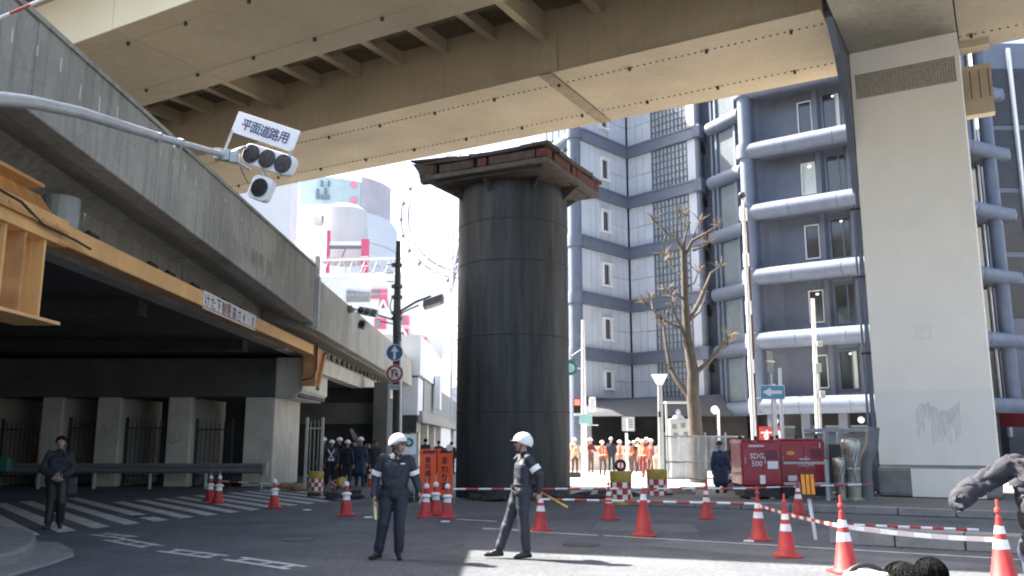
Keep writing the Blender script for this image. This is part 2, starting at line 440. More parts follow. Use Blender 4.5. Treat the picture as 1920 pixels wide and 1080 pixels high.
# ================================================================== CONCRETE VIADUCT ON THE LEFT (runs along Y)
XA = -6.5
va = thing('concrete_viaduct', 'long grey streaked concrete viaduct running away on the left, dark underneath', 'viaduct', (-8, 33, 0))
def para(y0, y1, zt0, zt1, zb0, zb1):   # parapet and fascia slab
    g = MB()
    A = [(XA-.35, y0, zb0), (XA, y0, zb0), (XA, y1, zb1), (XA-.35, y1, zb1), (XA-.35, y0, zt0), (XA, y0, zt0), (XA, y1, zt1), (XA-.35, y1, zt1)]
    g.hexa(A); return g
joints = [-14, -4, 5.0, 11.0, 16.5, 22.2, 27.9]
for i, (a, b) in enumerate(zip(joints[:-1], joints[1:])):
    f = lambda y: 6.02-.032*(y-11.4)
    para(a+.012, b-.012, 7.36, 7.34, f(a), f(b)).build('parapet_panel', M['conc'], va, bevel=.02)
for i, (a, b) in enumerate(zip([27.9, 36, 44, 50], [36, 44, 50, 56])):
    f = lambda y: 5.32-.004*(y-28)
    para(a+.03, b-.012, 7.05-.0035*(a-28), 7.05-.0035*(b-28), f(a), f(b)).build('parapet_panel', M['conc'], va, bevel=.02)
# coping line on the parapet
g = MB(); g.box(XA-.4, XA+.035, -14, 27.88, 7.352, 7.43); g.build('coping', M['conc'], va)
# cantilever underside: slopes from the fascia up to the web, then the web and the deck slab
for y0, y1, zb0, zb1, zi in ((-14, 27.9, 6.85, 5.48, 5.95), (27.93, 56, 5.3, 5.15, 5.5)):
    g = MB(); g.hexa([(XA-1.7, y0, zi+.1), (XA-.36, y0, zb0), (XA-.36, y1, zb1), (XA-1.7, y1, zi-.0), (XA-1.7, y0, 7), (XA-.36, y0, 7), (XA-.36, y1, 6.9), (XA-1.7, y1, 6.9)])
    g.build('cantilever_slab', M['conc'], va)
for a in range(-14, 56, 5):
    g = MB(); g.box(XA-2.1, XA-1.702, a+.02, a+4.98, 4.95 if a < 33 else 4.5, 6.0); g.build('web_panel', M['conc'] if a < 31 else M['conc_pale'], va)
g = MB(); g.box(-34, XA-2.102, -14, 70, 4.96, 6.0); g.build('deck', M['deep_shade'], va)
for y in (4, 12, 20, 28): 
    g = MB(); g.box(-34, XA-2.3, y, y+.5, 4.6, 4.955); g.build('cross_beam', M['deep_shade'], va)
# little drain holes and hooks along the web
for i, y in enumerate((13.2, 15.8, 18.6, 19.6, 21.2, 23.5, 25.0)):
    g = MB(); g.path([(XA-1.69, y, 5.42), (XA-1.5, y, 5.55), (XA-1.45, y+.25, 5.5), (XA-1.69, y+.4, 5.38)], .05, 6); g.build('hook', M['bolt'], va)
# toothed shelf with white panels beyond the pier
g = MB(); g.box(XA-1.6, XA-1.1, 34, 58, 4.35, 4.95); g.build('edge_girder', M['conc_pale'], va)
for k in range(22):
    g = MB(); y = 30+k*1.15; g.box(XA-1.09, XA-.98, y, y+.5, 5.0, 5.22); g.build('bracket', M['conc_dark'], va)
# joint pipe and post at the step in the parapet
g = MB(); g.tube((XA+.09, 28.1, 5.4), (XA+.09, 28.1, 7.05), .05); g.path([(XA+.09, 28.1, 5.42), (XA-.1, 28.1, 5.28), (XA-1.4, 28.1, 5.6)], .045)
g.build('drain_pipe', M['galv'], va)
g = MB(); g.box(XA-.05, XA+.08, 28.0, 28.18, 7.05, 7.75); g.build('post', M['conc_pale'], va)
# faded lettering
for k, ch in enumerate('けた下制限高'):
    text(ch, (XA+.004, 19.0+k*.72, 6.22), (0, 1, 0), (0, 0, 1), .5, M['stain_edge'] if False else M['grout'], va, name='faded_lettering')
# form-tie marks and white drips
for k in range(34):
    y = 8+k*.6; z = 7.0+random.uniform(-.06, .12); h = random.uniform(.05, .3)
    g = MB(); g.box(XA-.01, XA+.006, y, y+.02+.02*random.random(), z-h, z); g.build('lime_streak', M['conc_pale'], va)
# fine wires on the fascia
# ---- pier: cap and wall columns
pa = thing('bridge_pier', 'concrete bridge pier with long cap beam and wall columns under the left viaduct', 'pier', (-12, 33, 0))
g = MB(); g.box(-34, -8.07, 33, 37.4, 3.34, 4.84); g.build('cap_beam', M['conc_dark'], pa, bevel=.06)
g = MB(); g.prism([(-9.05, 32.97, 3.3), (-8.25, 32.97, 3.3), (-7.98, 32.97, 3.6), (-7.98, 32.97, 4.86), (-9.05, 32.97, 4.86)], (0, 4.4, 0)); g.build('cap_end', M['conc_pale'], pa, bevel=.05)
for x0, x1 in ((-10.17, -9.03), (-13.1, -12.2), (-15.8, -14.9), (-17.9, -17.1), (-20.6, -19.7), (-23.4, -22.5), (-26.2, -25.3)):
    g = MB(); g.box(x0, x1, 33.05, 37.0, 0, 3.338); o = g.build('column', M['conc_pale'], pa, bevel=.04)
    g = MB(); g.box(x1-.002, x1+.02, 33.3, 36.9, 0, 1.9); 
# graffiti-like marks and pasted notes on the columns
random.seed(14)
for i, (x, z) in enumerate(((-12.7, 1.75), (-15.3, 2.1), (-9.6, 1.6))):
    for k in range(3):
        pts = [(x-.3+.1*j+random.uniform(-.05, .05), 33.035, z+random.uniform(-.3, .3)) for j in range(random.choice((4, 6)))]
        if i == 2: pts = [(x-.1+.1*k, 33.035, z), (x-.1+.1*k, 33.035, z+.22), (x-.02+.1*k, 33.035, z+.2)]
        g = MB(); g.path(pts, .011, 4); g.build('graffiti', M['conc'], pa)
g = MB(); g.box(-8.99, -8.97, 34.6, 35.2, 1.2, 1.7); 
# far cross wall that closes the dark passage, and the further piers
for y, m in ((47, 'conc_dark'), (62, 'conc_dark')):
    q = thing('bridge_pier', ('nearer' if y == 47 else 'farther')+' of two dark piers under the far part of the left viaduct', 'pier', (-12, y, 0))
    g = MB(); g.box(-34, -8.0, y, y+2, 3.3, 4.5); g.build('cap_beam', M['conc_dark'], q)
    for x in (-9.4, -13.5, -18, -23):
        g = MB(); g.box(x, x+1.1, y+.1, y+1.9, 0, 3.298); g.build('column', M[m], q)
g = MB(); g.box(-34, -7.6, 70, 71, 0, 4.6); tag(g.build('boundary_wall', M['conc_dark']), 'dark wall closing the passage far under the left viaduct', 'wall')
g = MB(); g.box(-35, -34.2, -14, 96, 0, 7); tag(g.build('light_stop_wall', M['conc_dark']), 'dark wall added to close off light along the far left side under the viaduct', 'wall')  # added to keep light from entering under the viaduct on the left
g = MB(); g.box(-16, -6.25, 44, 44.4, 0, 4.4); pw_ = tag(g.build('passage_wall', M['deep_shade']), 'dark wall closing the passage behind the police crowd', 'wall')  # near-black colour stands in for the deep shade of the passage
g = MB(); g.box(-11.5, -6.3, 43.75, 43.98, 2.55, 3.6); g.build('lintel', M['conc_dark'], pw_)
g = MB(); g.box(-6.9, -6.2, 43.2, 43.9, 0, 4.6); g.build('pilaster', M['conc_dark'], pw_)
for k, x in enumerate((-7.6, -7.45, -7.3)):
    g = MB(); g.path([(x, 43.6, 0), (x-.1, 43.55, 1.4), (x-.5-.1*k, 43.5, 2.3)], .035, 6); g.build('leaning_pole', M['conc'], pw_)
# ---- fences between the columns
def fence(x0, x1, y, zt, label, m='pole_dark', step=.17):
    r = thing('spiked_fence', label, 'fence', ((x0+x1)/2, y, 0), 0, 'spiked steel fences between the columns')
    g = MB(); g.box(-.0125, .0125, -.0125, .0125, .15, zt-.1); g.prism([(-.0125, -.0125, zt-.1), (.0125, -.0125, zt-.1), (0, -.0125, zt)], (0, .025, 0))
    src = None; n = int((x1-x0)/step)
    for k in range(n+1):
        x = x0+(x1-x0)*k/n-(x0+x1)/2
        if src is None: src = g.build('bar', M[m], r, world=False); src.location = (x, 0, 0)
        else: inst(src, r, Matrix.Translation((x, 0, 0)))
    for z in (.35, zt-.35):
        g = MB(); g.box(x0, x1, y-.03, y+.03, z, z+.06); g.build('rail', M[m], r)
    for x in (x0, x1):
        g = MB(); g.box(x-.05, x+.05, y-.05, y+.05, 0, zt+.1); g.build('post', M[m], r)
fence(-12.15, -10.75, 33.6, 2.45, 'dark spiked steel fence panel left of the wide right-hand column')
fence(-14.85, -13.4, 33.6, 2.5, 'dark spiked steel fence panel, second from the right between the columns')
fence(-17.05, -15.95, 33.6, 2.5, 'dark spiked steel fence panel, third from the right between the columns')
fence(-19.65, -18.1, 33.6, 2.45, 'dark spiked steel fence panel at the far left edge between the columns')
fence(-7.95, -7.35, 33.8, 2.5, 'pale spiked steel fence beside the pier end and checkered drum', 'conc_pale', .15)
# guard rail
r = thing('guard_rail', 'long dim grey guard rail in front of the columns under the viaduct', 'guard rail', (-14, 31.5, 0))
g = MB(); prof = [(.55, 0), (.62, .07), (.72, .02), (.8, .07), (.9, 0)]
for (z0, d0), (z1, d1) in zip(prof[:-1], prof[1:]):
    g.face([(-26, 31.5-d0, z0), (-8.9, 31.5-d0, z0), (-8.9, 31.5-d1, z1), (-26, 31.5-d1, z1)])
g.build('beam', M['duct'], r)
g = MB(); g.box(-8.95, -8.75, 31.4, 31.6, .5, .95); g.build('end_cap', M['grey_paint'], r, bevel=.03)
g = MB(); g.box(-8.9, -8.82, 31.37, 31.398, .6, .85); g.build('reflector', M['drum_y'], r)
for x in range(-25, -8, 2):
    g = MB(); g.tube((x, 31.6, 0), (x, 31.6, .85), .06); g.build('post', M['grey_paint'], r)

# ================================================================== YELLOW HEIGHT-LIMIT BEAM
yb = thing('height_limit_beam', 'long yellow-orange steel height limit beam under the edge of the left viaduct', 'beam', (-7.4, 22, 4.8))
g = MB(); g.box(-7.62, -7.4, 13.6, 32.0, 4.86, 5.22); g.build('box_beam', M['yellow'], yb, bevel=.015)
g = MB(); g.box(-7.7, -7.36, 13.6, 32.0, 4.835, 4.858); g.build('bottom_flange', M['orange_d'], yb)
for y in (12.0,): 
    g = MB(); g.box(-7.66, -7.37, 11.2, 13.9, 4.82, 5.26); g.build('joint_sleeve', M['yellow'], yb, bevel=.01)
g = MB(); g.box(-7.398, -7.38, 20.3, 24.55, 4.80, 5.235); sg = g.build('sign_plate', M['white'], yb)
for k, (ch, mm) in enumerate(zip('けた下制限高さ4.0m', ['navyink']*3+['redink']*2+['navyink']*5)):
    text(ch, (-7.378, 20.55+k*.41, 5.02), (0, 1, 0), (0, 0, 1), .36, M[mm], yb, name='letter', bold=.012)
# end bracket hanging beside the pier cap
g = MB(); g.prism([(-7.35, 32.2, 5.25), (-7.35, 33.9, 5.05), (-7.35, 33.2, 4.3), (-7.35, 32.3, 3.7), (-7.35, 32.3, 4.6)], (-.5, 0, 0)); g.build('end_bracket', M['orange_d'], yb, bevel=.02)
g = MB(); g.ob((-7.28, 32.85, 4.3), (0, .58, .82), (1, 0, 0), .85, .06, .09); g.build('brace', M['orange_d'], yb)
g = MB(); g.tube((-7.3, 32.1, 5.3), (-7.3, 32.1, 4.3), .03); g.path([(-7.3, 32.1, 4.3), (-7.35, 31.8, 4.0), (-7.8, 32, 3.9)], .025); g.build('cable', M['black'], yb)
# hanging steel post at the near end
yp = thing('hanging_post', 'yellow riveted steel post hanging at the near left end of the height limit beam', 'post', (-7.4, 12.6, 3.5))
x = -7.4
g = MB(); g.box(x-.5, x-.38, 12.1, 13.55, 3.56, 5.0); g.build('web', M['yellow'], yp, bevel=.01)
g = MB(); g.box(x-.38, x-.02, 13.3, 13.36, 3.56, 5.0); g.build('flange', M['yellow'], yp)
g = MB(); g.box(x-.38, x-.02, 12.75, 12.80, 3.56, 5.0); g.build('flange', M['orange_d'], yp)
g = MB(); g.box(x-.1, x-.03, 12.25, 12.30, 3.56, 5.0); g.build('flange', M['yellow'], yp)
g = MB(); g.box(x-.6, x+.12, 11.7, 13.75, 3.50, 3.555); g.build('base_plate', M['yellow'], yp, bevel=.01)
g = MB(); g.box(x-.6, x+.12, 11.7, 13.75, 5.0, 5.05); g.build('splice_plate', M['orange_d'], yp)
for y in (12.15, 12.7, 13.1, 13.5):
    g = MB(); g.prism([(x-.4, y, 5.055), (x+.1, y, 5.055), (x-.3, y, 5.62), (x-.4, y, 5.62)], (0, .03, 0)); g.build('gusset', M['yellow'], yp)
g = MB(); g.box(x-.5, x-.4, 12.0, 13.62, 5.055, 5.66); g.build('head_plate', M['yellow'], yp)
g = MB(); g.box(x-.52, x-.1, 11.6, 13.3, 5.665, 5.72); g.build('top_plate', M['yellow'], yp)
for z in (3.75, 4.05, 4.45, 4.8):
    g = MB(); g.tube((x-.39, 12.45, z), (x-.34, 12.45, z), .035, n=8); g.build('bolt_head', M['bolt'], yp)
src = None
for k in range(26):
    for j in (0, 1):
        g = MB()
        z = 3.62+k*.052
        if src is None: g.lathe([(.012, 0), (.008, .008), (0, .01)], 6); src = g.build('rivet', M['yellow'], yp, world=False)
        m4 = Matrix.Translation((.0-.36+.3, (12.86+j*.16+.02*(k % 2))-12.6, z-3.5))@Matrix.Rotation(R(90), 4, 'Y')
        if k == 0 and j == 0: src.matrix_local = m4
        else: inst(src, yp, m4)
g = MB(); g.path([(x+.1, 11.6, 5.2), (x+.14, 12.3, 5.15), (x+.1, 13.0, 4.98), (x+.15, 13.9, 4.95), (x+.12, 14.5, 4.93)], .022, 6); g.build('cable', M['bolt'], yp)
g = MB(); g.tube((x-.3, 14.2, 5.2), (x-.3, 14.2, 5.75), .3, n=16); tag(g.build('drum_bearing', M['grey_paint']), 'grey round bearing behind the yellow post under the viaduct', 'bearing')

# ================================================================== BEIGE EXPRESSWAY OVERHEAD
T0, T1 = -95, 34
ex = thing('expressway', 'beige steel twin girder expressway crossing overhead', 'viaduct', TQ(-5, 20, 13.6))
ZB, ZT = 13.6, 16.0
CB0, CB1 = -3.60, -.33      # gap for the crosshead (t)
seamsG1 = [T0, -60, -45, -33.5, -21.62, -8.0, CB0, None]
def girder(q0, q1, seams, name):
    for a, b in seams:
        g = MB(); g.tq(a+.012, b-.012, q0, q1, ZB, ZB+.03); g.build('soffit_plate', M['beige'], ex)
        for q in (q0+.35, q1-.35):
            g = MB(); g.tq(a+.005, b-.005, q-.02, q+.02, ZB+.032, ZT); g.build('web_plate', M['beige'], ex)
        g = MB(); g.tq(a, b, q0+.4, q1-.4, ZB+.05, ZT-.02); g.build('box_core', M['beige_edge'], ex)
girder(14.6, 18.9, [(T0, -60), (-60, -45), (-45, -33), (-33, -21.9), (-21.9, -8), (-8, CB0), (CB1, 12), (12, T1)], 'near')
girder(23.7, 28.6, [(T0, -60), (-60, -45), (-45, -30), (-30, -12.55), (-12.05, CB0), (CB1, 12), (12, T1)], 'far')
for a, b in [(T0, -60), (-60, -45), (-45, -33), (-33, -21.9), (-21.9, -8), (-8, CB0), (CB1, T1)]:
    g = MB(); g.tq(a+.012, b-.012, 14.58, 14.62, ZB-.005, ZB+1.75); g.build('fascia_panel', M['beige_lit'], ex)
# splice cover on the far girder
g = MB(); g.tq(-12.52, -12.08, 23.66, 28.62, ZB-.03, ZB+.03); g.build('splice_cover', M['splice'], ex)
g = MB(); g.tq(-12.6, -12.0, 23.95, 24.02, ZB+.04, ZT); g.build('stiffener', M['beige'], ex)
# deck, overhangs and parapets
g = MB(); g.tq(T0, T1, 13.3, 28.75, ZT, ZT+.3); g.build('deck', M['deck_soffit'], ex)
qn = lambda t: 11.35+(t+22.3)*.19    # added out-of-view widening, angled to shape the shadow edge on the road
g = MB(); g.prism([TQ(T0, qn(-45), ZT), TQ(-45, qn(-45), ZT), TQ(-12.3, qn(-12.3), ZT), TQ(T1, qn(-12.3), ZT), TQ(T1, 13.298, ZT), TQ(T0, 13.298, ZT)], (0, 0, .3)); g.build('shadow_deck_edge', M['beige_edge'], ex)
for ta, tb in ((T0, -45), (-45, -12.3), (-12.3, T1)):
    qa, qb = qn(max(ta, -45)) if ta < -12.3 else qn(-12.3), qn(min(max(tb, -45), -12.3))
    g = MB(); P4 = [TQ(ta, qa-.2), TQ(tb, qb-.2), TQ(tb, qb-.002), TQ(ta, qa-.002)]; g.hexa([k+V((0, 0, ZT-.25)) for k in P4]+[k+V((0, 0, ZT+1.2)) for k in P4]); g.build('parapet', M['beige'], ex)  # near parapet follows the added widening and casts its shadow edge
g = MB(); g.tq(T0, T1, 28.752, 28.95, ZT-.25, ZT+1.2); g.build('parapet', M['beige'], ex)
# cross beams and brackets between the girders
tt = -50.5
while tt < 30:
    if not CB0-.3 < tt < CB1+.3:
        big = abs((tt+50.5) % 12 - 2) < .1
        g = MB(); g.tq(tt, tt+.05, 18.6, 24.0, 15.45 if not big else 14.95, 15.98); g.tq(tt-.12, tt+.17, 18.6, 24.0, 15.42 if not big else 14.92, 15.448 if not big else 14.948)
        g.build('cross_beam', M['beige'] if not big else M['beige_edge'], ex)
    tt += 2.0
for qq in (20.4, 22.2):
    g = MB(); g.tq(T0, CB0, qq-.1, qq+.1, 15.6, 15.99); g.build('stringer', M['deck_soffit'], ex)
# inspection lugs along the two edges of each soffit
g = MB(); g.tq(-.04, .04, -.035, .035, ZB-.11, ZB-.003); lug = None
for q in (15.35, 17.95, 24.6, 27.5):
    t = -46.0+(q*7 % 1.3)
    while t < 20:
        if not (CB0-.2 < t < CB1+.2):
            pos = TQ(t, q)-WM[ex.name].translation
            if lug is None:
                lug = g.build('lug', M['bolt'], ex, world=False)
                lug.location = (pos.x, pos.y, -13.6)
            else: inst(lug, ex, Matrix.Translation((pos.x, pos.y, -13.6)))
        t += 2.55
# rows of small bolt heads, far too fine to pick apart
for q, a, b in ((24.6, -34, CB0), (27.5, -34, CB0), (24.6, CB1, 14), (27.5, CB1, 14)):
    g = MB(); t = a
    while t < b:
        g.tq(t, t+.06, q-.022, q+.022, ZB-.025, ZB-.004); t += .21
    tag(g.build('bolt_row', M['bolt_row'], ex), kind='stuff')
for q in (15.35, 17.95):
    g = MB(); g.tq(-60, CB0, q-.012, q+.012, ZB-.008, ZB-.002); g.build('weld_line', M['beige_edge'], ex)

# ================================================================== WHITE PIER ON THE RIGHT
wp = thing('white_pier', 'massive pale painted pier carrying the beige expressway on the right', 'pier', TQ(-1.85, 28, 0))
t0, t1, q0, q1 = -3.36, -.36, 27.1, 29.9
def pc(za, zb, m, name='shaft_section'):
    g = MB(); g.tq(t0, t1, q0, q1, za, zb); g.build(name, M[m], wp)
pc(1.02, 3.1, 'pier_low'); pc(3.1, 4.5, 'pier_white'); pc(4.5, 13.6, 'pier_white')
# mosaic band of small tiles set in dark grout
g = MB(); g.tq(t0+.12, t1-.12, q0-.012, q0+.01, 12.08, 12.86); g.build('grout_band', M['grout'], wp)
nt, nz = 36, 9
tw = (t1-t0-.28)/nt; th = .76/nz; src = None
tg = MB(); cnt = 0
for i in range(nt):
    for j in range(nz):
        a = t0+.14+i*tw; z = 12.09+j*th
        if cnt < 299:
            if src is None:
                k = MB(); k.tq(0, tw-.022, -.012, 0, 0, th-.022); src = k.build('mosaic_tile', M['mosaic'], wp, world=False)
                src.location = TQ(a, q0-.01, z)-WM[wp.name].translation
            else: inst(src, wp, Matrix.Translation(TQ(a, q0-.01, z)-WM[wp.name].translation))
        else: tg.tq(a, a+tw-.022, q0-.022, q0-.012, z, z+th-.022)
        cnt += 1
tag(tg.build('mosaic_tiles', M['mosaic'], wp), kind='stuff')
# crosshead: flat soffit reaching over the road to both sides, streaked from below
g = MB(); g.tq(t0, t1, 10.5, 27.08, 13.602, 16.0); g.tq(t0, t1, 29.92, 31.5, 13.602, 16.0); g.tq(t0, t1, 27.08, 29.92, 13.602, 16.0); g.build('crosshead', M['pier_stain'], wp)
# curved haunch plate left of the crosshead, its shade put in as slate colour
g = MB(); pl = [TQ(t0-.02, q, z) for q, z in ((24.3, 13.6), (25.5, 12.95), (26.5, 11.9), (27.1, 10.4), (27.2, 9.2), (27.7, 9.2), (27.7, 15.9), (24.3, 15.9))]
# (the haunch hugs the left corner)
g.prism(pl, TQ(-.2, 0)); g.build('haunch', M['band_grey'], wp)
# bolted splice brackets on the right face
for z, qa in ((13.62, 27.4), (12.1, 29.2)):
    g = MB(); g.prism([TQ(t1+.01, qa, z+1.2), TQ(t1+.01, qa+1.6, z+1.2), TQ(t1+.01, qa+1.6, z), TQ(t1+.01, qa+.6, z-.2)], TQ(.8, 0)); g.build('bracket', M['beige_edge'], wp)
    for k in (0, 1, 2):
        g = MB(); g.tq(t1+.2+k*.25, t1+.23+k*.25, qa-.08, qa-.01, z+.1, z+1.0); g.build('stiffener', M['bolt'], wp)
# collar, plinth and pale repair panel
g = MB(); g.tq(t0-.02, t1+.02, q0-.45, q1+.3, .15, .98); g.build('plinth', M['kerb'], wp, bevel=.12)
g = MB(); g.tq(t0-.0, t1-.0, q0-.1, q1+.1, .9, 1.018); g.build('collar', M['kerb'], wp, bevel=.03)
g = MB(); g.tq(t0+.85, t1-.35, q0-.475, q0-.448, .17, .93); g.build('repair_panel', M['pier_low'], wp)
# small notice frame
cx, z = -1.95, 4.75
g = MB()
for a, b, c, d in ((-.2, .2, .17, .185), (-.2, .2, -.185, -.17), (-.2, -.185, -.17, .17), (.185, .2, -.17, .17)):
    g.tq(cx+a, cx+b, q0-.012, q0-.002, z+c, z+d)
for k in range(4): g.tq(cx-.15, cx+.1-.04*k, q0-.008, q0-.002, z+.1-.07*k, z+.112-.07*k)
g.build('notice', M['pier_grime'], wp)
# washed grime patches with runs
random.seed(3)
g = MB()
for k in range(16):
    a = t0+1.05+k*.072; top = 2.62+.12*math.sin(k*.5)+random.uniform(-.04, .04); ln = random.uniform(.35, 1.1) if k not in (0, 15) else .9
    w = .09 if k < 15 else .05
    g.face([TQ(a, q0-.003, top), TQ(a+w, q0-.003, top), TQ(a+w*.7, q0-.003, top-ln), TQ(a+w*.3, q0-.003, top-ln)])
g.build('grime_stain', M['pier_grime'], wp)
# two thin pipes clamped to the left corner
for dx, r_ in ((-.10, .06), (-.24, .035)):
    g = MB(); a, b = TQ(t0+dx, 27.25, .2), TQ(t0+dx, 27.25, 9.2 if dx > -.2 else 8.8); g.tube(a, b, r_, n=10)
    g.build('downpipe', M['bluetube'] if dx > -.2 else M['band_grey'], wp, smooth=True)
for z in (2.0, 4.2, 6.5, 8.6):
    g = MB(); g.tq(t0-.3, t0+.0, 27.15, 27.35, z, z+.06); g.build('pipe_clamp', M['black'], wp)

# ================================================================== RAISED STEEL SHAFT IN THE MIDDLE
sc_ = V((.03, 27.4, 0))
sh = thing('steel_shaft', 'huge dark round steel shaft standing up out of the road under a square slab', 'steel shaft', sc_)
rad = 1.78
secs = [(-.3, 2.55), (2.56, 4.85), (4.86, 7.15), (7.16, 8.45), (8.46, 9.72)]
for i, (a, b) in enumerate(secs):
    g = MB(); g.lathe([(rad, a), (rad, min(b, 9.67))], 64, sc_); g.build('casing_ring', M['steel_dark'], sh, smooth=True)
    if i < 4:
        g = MB(); g.lathe([(rad+.004, b-.02), (rad+.012, b-.01), (rad+.012, b+.02), (rad+.004, b+.03)], 64, sc_); g.build('weld_seam', M['steel_seam'], sh, smooth=True)
u_ = V((.893, -.45, 0)); w_ = V((.45, .893, 0)); cc = V((.07, 27.05, 0)); H = 2.2
def sq(h, z0, z1, g, off=(0, 0)):
    c = cc+u_*off[0]+w_*off[1]
    p = [c-u_*h-w_*h, c+u_*h-w_*h, c+u_*h+w_*h, c-u_*h+w_*h]
    return g.hexa([q+V((0, 0, z0)) for q in p]+[q+V((0, 0, z1)) for q in p])
sq(2.16, 9.76, 9.92, MB()).build('slab_base', M['slab_edge'], sh, bevel=.02)
sq(1.9, 9.68, 9.758, MB()).build('base_frame', M['slab'], sh)
sq(1.95, 9.94, 10.22, MB()).build('beam_layer_core', M['black'], sh)
# red beams between the layers
for k in range(2):
    for s in (-1, 1):
        for j, (a, b) in enumerate(((-2.1, -1.75), (-1.55, -.35), (-.2, .12), (.2, 1.75), (1.8, 2.12))):
            g = MB(); A, B = (u_, w_) if k == 0 else (w_, u_)
            cA = cc+A*((a+b)/2)+B*s*2.04+V((0, 0, 10.07))
            g.ob(cA, A, B, (b-a)/2, .1, .125); g.build('red_beam', M['rust'] if j in (0, 2, 4) or k else M['slab'], sh, bevel=.01)
# broken road plates lying on top, uneven
random.seed(11)
for i in range(5):
    for j in range(5):
        c = cc+u_*(-1.76+i*.88)+w_*(-1.76+j*.88)+V((0, 0, 10.29+random.uniform(-.02, .04)))
        tl = V((random.uniform(-.03, .03), random.uniform(-.03, .03), 1))
        ax = (u_+V((0, 0, random.uniform(-.03, .03)))).normalized(); ay = tl.cross(ax)
        g = MB(); g.ob(c, ax, ay, .46, .46, .06); g.build('road_plate', M['slab'], sh, bevel=.02)
# torn plate jutting from the left corner
lc = cc-u_*2.2-w_*2.2
g = MB(); g.prism([lc+V((-.32, -.05, .0)) + V((0, 0, 10.35)), lc+u_*1.3+V((0, 0, 10.32)), lc+u_*1.2+w_*1.0+V((0, 0, 10.34)), lc+w_*1.0+V((-.15, 0, 10.42))], (0, 0, .06)); g.build('torn_plate', M['slab'], sh)
g = MB(); g.prism([lc+V((-.28, -.02, 10.3)), lc+V((-.2, 0, 10.22)), lc+V((-.06, 0, 10.0)), lc+V((.0, 0, 9.7)), lc+V((.5, -.1, 9.72)), lc+V((.5, -.1, 10.3))], (.05, .3, 0)); g.build('torn_edge', M['slab'], sh)
# sloping stays below the slab
for k, a in enumerate((200, 245, 290, 335, 20, 65)):
    d = V((math.cos(R(a)), math.sin(R(a)), 0)); g = MB(); p = sc_+d*rad
    g.prism([p+V((0, 0, 9.3)), p+d*.55+V((0, 0, 9.715)), p+V((0, 0, 9.715))], V((-d.y, d.x, 0))*.04); g.build('gusset', M['slab'], sh)
for k in range(10):
    c = cc+u_*random.uniform(-1.9, 2)-w_*2.0
    if k < 4: c = cc+u_*2.1+w_*random.uniform(-1.5, 2)
    g = MB(); g.path([c+V((0, 0, 10.33)), c+V((.03, -.05, 10.42+random.random()*.08)), c+V((random.uniform(-.2, .2), -.1, 10.45+random.random()*.12))], .012, 5); g.build('rebar', M['rust'], sh)
# broken ground round the foot
random.seed(5)
for k in range(46):
    a = R(random.uniform(175, 365)); rr = random.uniform(2.0, 4.6); s = random.uniform(.12, .42)
    c = sc_+V((math.cos(a)*rr*1.4, math.sin(a)*rr*.55-.3, s*.12))
    g = MB(); n = random.choice((5, 6))
    base = [V((math.cos(2*math.pi*i/n)*s*random.uniform(.7, 1.1), math.sin(2*math.pi*i/n)*s*random.uniform(.6, 1), 0)) for i in range(n)]
    tilt = V((random.uniform(-.25, .25), random.uniform(-.25, .25), 0))
    pts = [c+b+V((0, 0, b.dot(tilt))) for b in base]
    g.prism(pts, (0, 0, random.uniform(.06, .16)))
    o = g.build('rubble_piece', M['debris']); tag(o, 'dark broken piece of asphalt lying round the foot of the steel shaft', 'rubble', 'broken asphalt round the steel shaft')
for k, (x0, y0, x1, y1) in enumerate(((1500, 0, 0, 0),)): pass
# ================================================================== OFFICE BUILDING ON THE RIGHT
ob = thing('office_building', 'blue-grey office building with white tiled wing, glass block bays and rounded floor tubes', 'building', (13, 46.3, 0))
FZ = [3.55, 7.04, 10.55, 14.18, 17.72, 21.3, 24.9]      # middle of each floor band
BH = .39
def v2(p): return V((p[0], p[1], 0))
def floorspan(i): return (FZ[i]+BH, FZ[i+1]-BH)
L0, L1, L2, L3 = (4.35, 53.1), (7.94, 57.0), (11.9, 52.6), (12.95, 54.6)
def seg(a, b): d = v2(b)-v2(a); return d.length, d.normalized()
# solid core behind everything
g = MB(); g.prism([(4.6, 54.6, 3.2), (7.94, 58.2, 3.2), (12.4, 53.9, 3.2), (14.4, 53.2, 3.2), (14.6, 49.4, 3.2), (20.0, 45.4, 3.2), (27.0, 48.6, 3.2), (30, 66, 3.2), (8, 74, 3.2), (4.6, 66, 3.2)], (0, 0, 25.4)); g.build('core', M['wall_slate'], ob)
def panels(a, b, cuts, z0, z1, m='panel', th=.12, gap=.03, rows=1, name='wall_tile_panel'):
    """tiles hung side by side along a-b, between the cut fractions"""
    L_, d = seg(a, b); n = V((d.y, -d.x, 0))
    for c0, c1 in zip(cuts[:-1], cuts[1:]):
        for r_ in range(rows):
            za = z0+(z1-z0)*r_/rows+(gap/2 if r_ else 0); zb = z0+(z1-z0)*(r_+1)/rows-(gap/2 if r_ < rows-1 else 0)
            p, q = v2(a)+d*(L_*c0+gap/2), v2(a)+d*(L_*c1-gap/2)
            o_ = n*.0
            g = MB(); P4 = [p+n*0, q+n*0, q-n*th, p-n*th]
            g.hexa([k+V((0, 0, za)) for k in P4]+[k+V((0, 0, zb)) for k in P4]); g.build(name, M[m], ob)
def backing(a, b, z0, z1, m, off=.12, th=.1):
    L_, d = seg(a, b); n = V((d.y, -d.x, 0)); p, q = v2(a)-n*off, v2(b)-n*off
    g = MB(); P4 = [p, q, q-n*th, p-n*th]; g.hexa([k+V((0, 0, z0)) for k in P4]+[k+V((0, 0, z1)) for k in P4]); g.build('joint_backing', M[m], ob)
backing(L0, L1, 3.9, 28.3, 'panelj'); backing(L1, L2, 3.9, 28.3, 'panelj')
LL, LD = seg(L0, L1); LN = V((LD.y, -LD.x, 0))
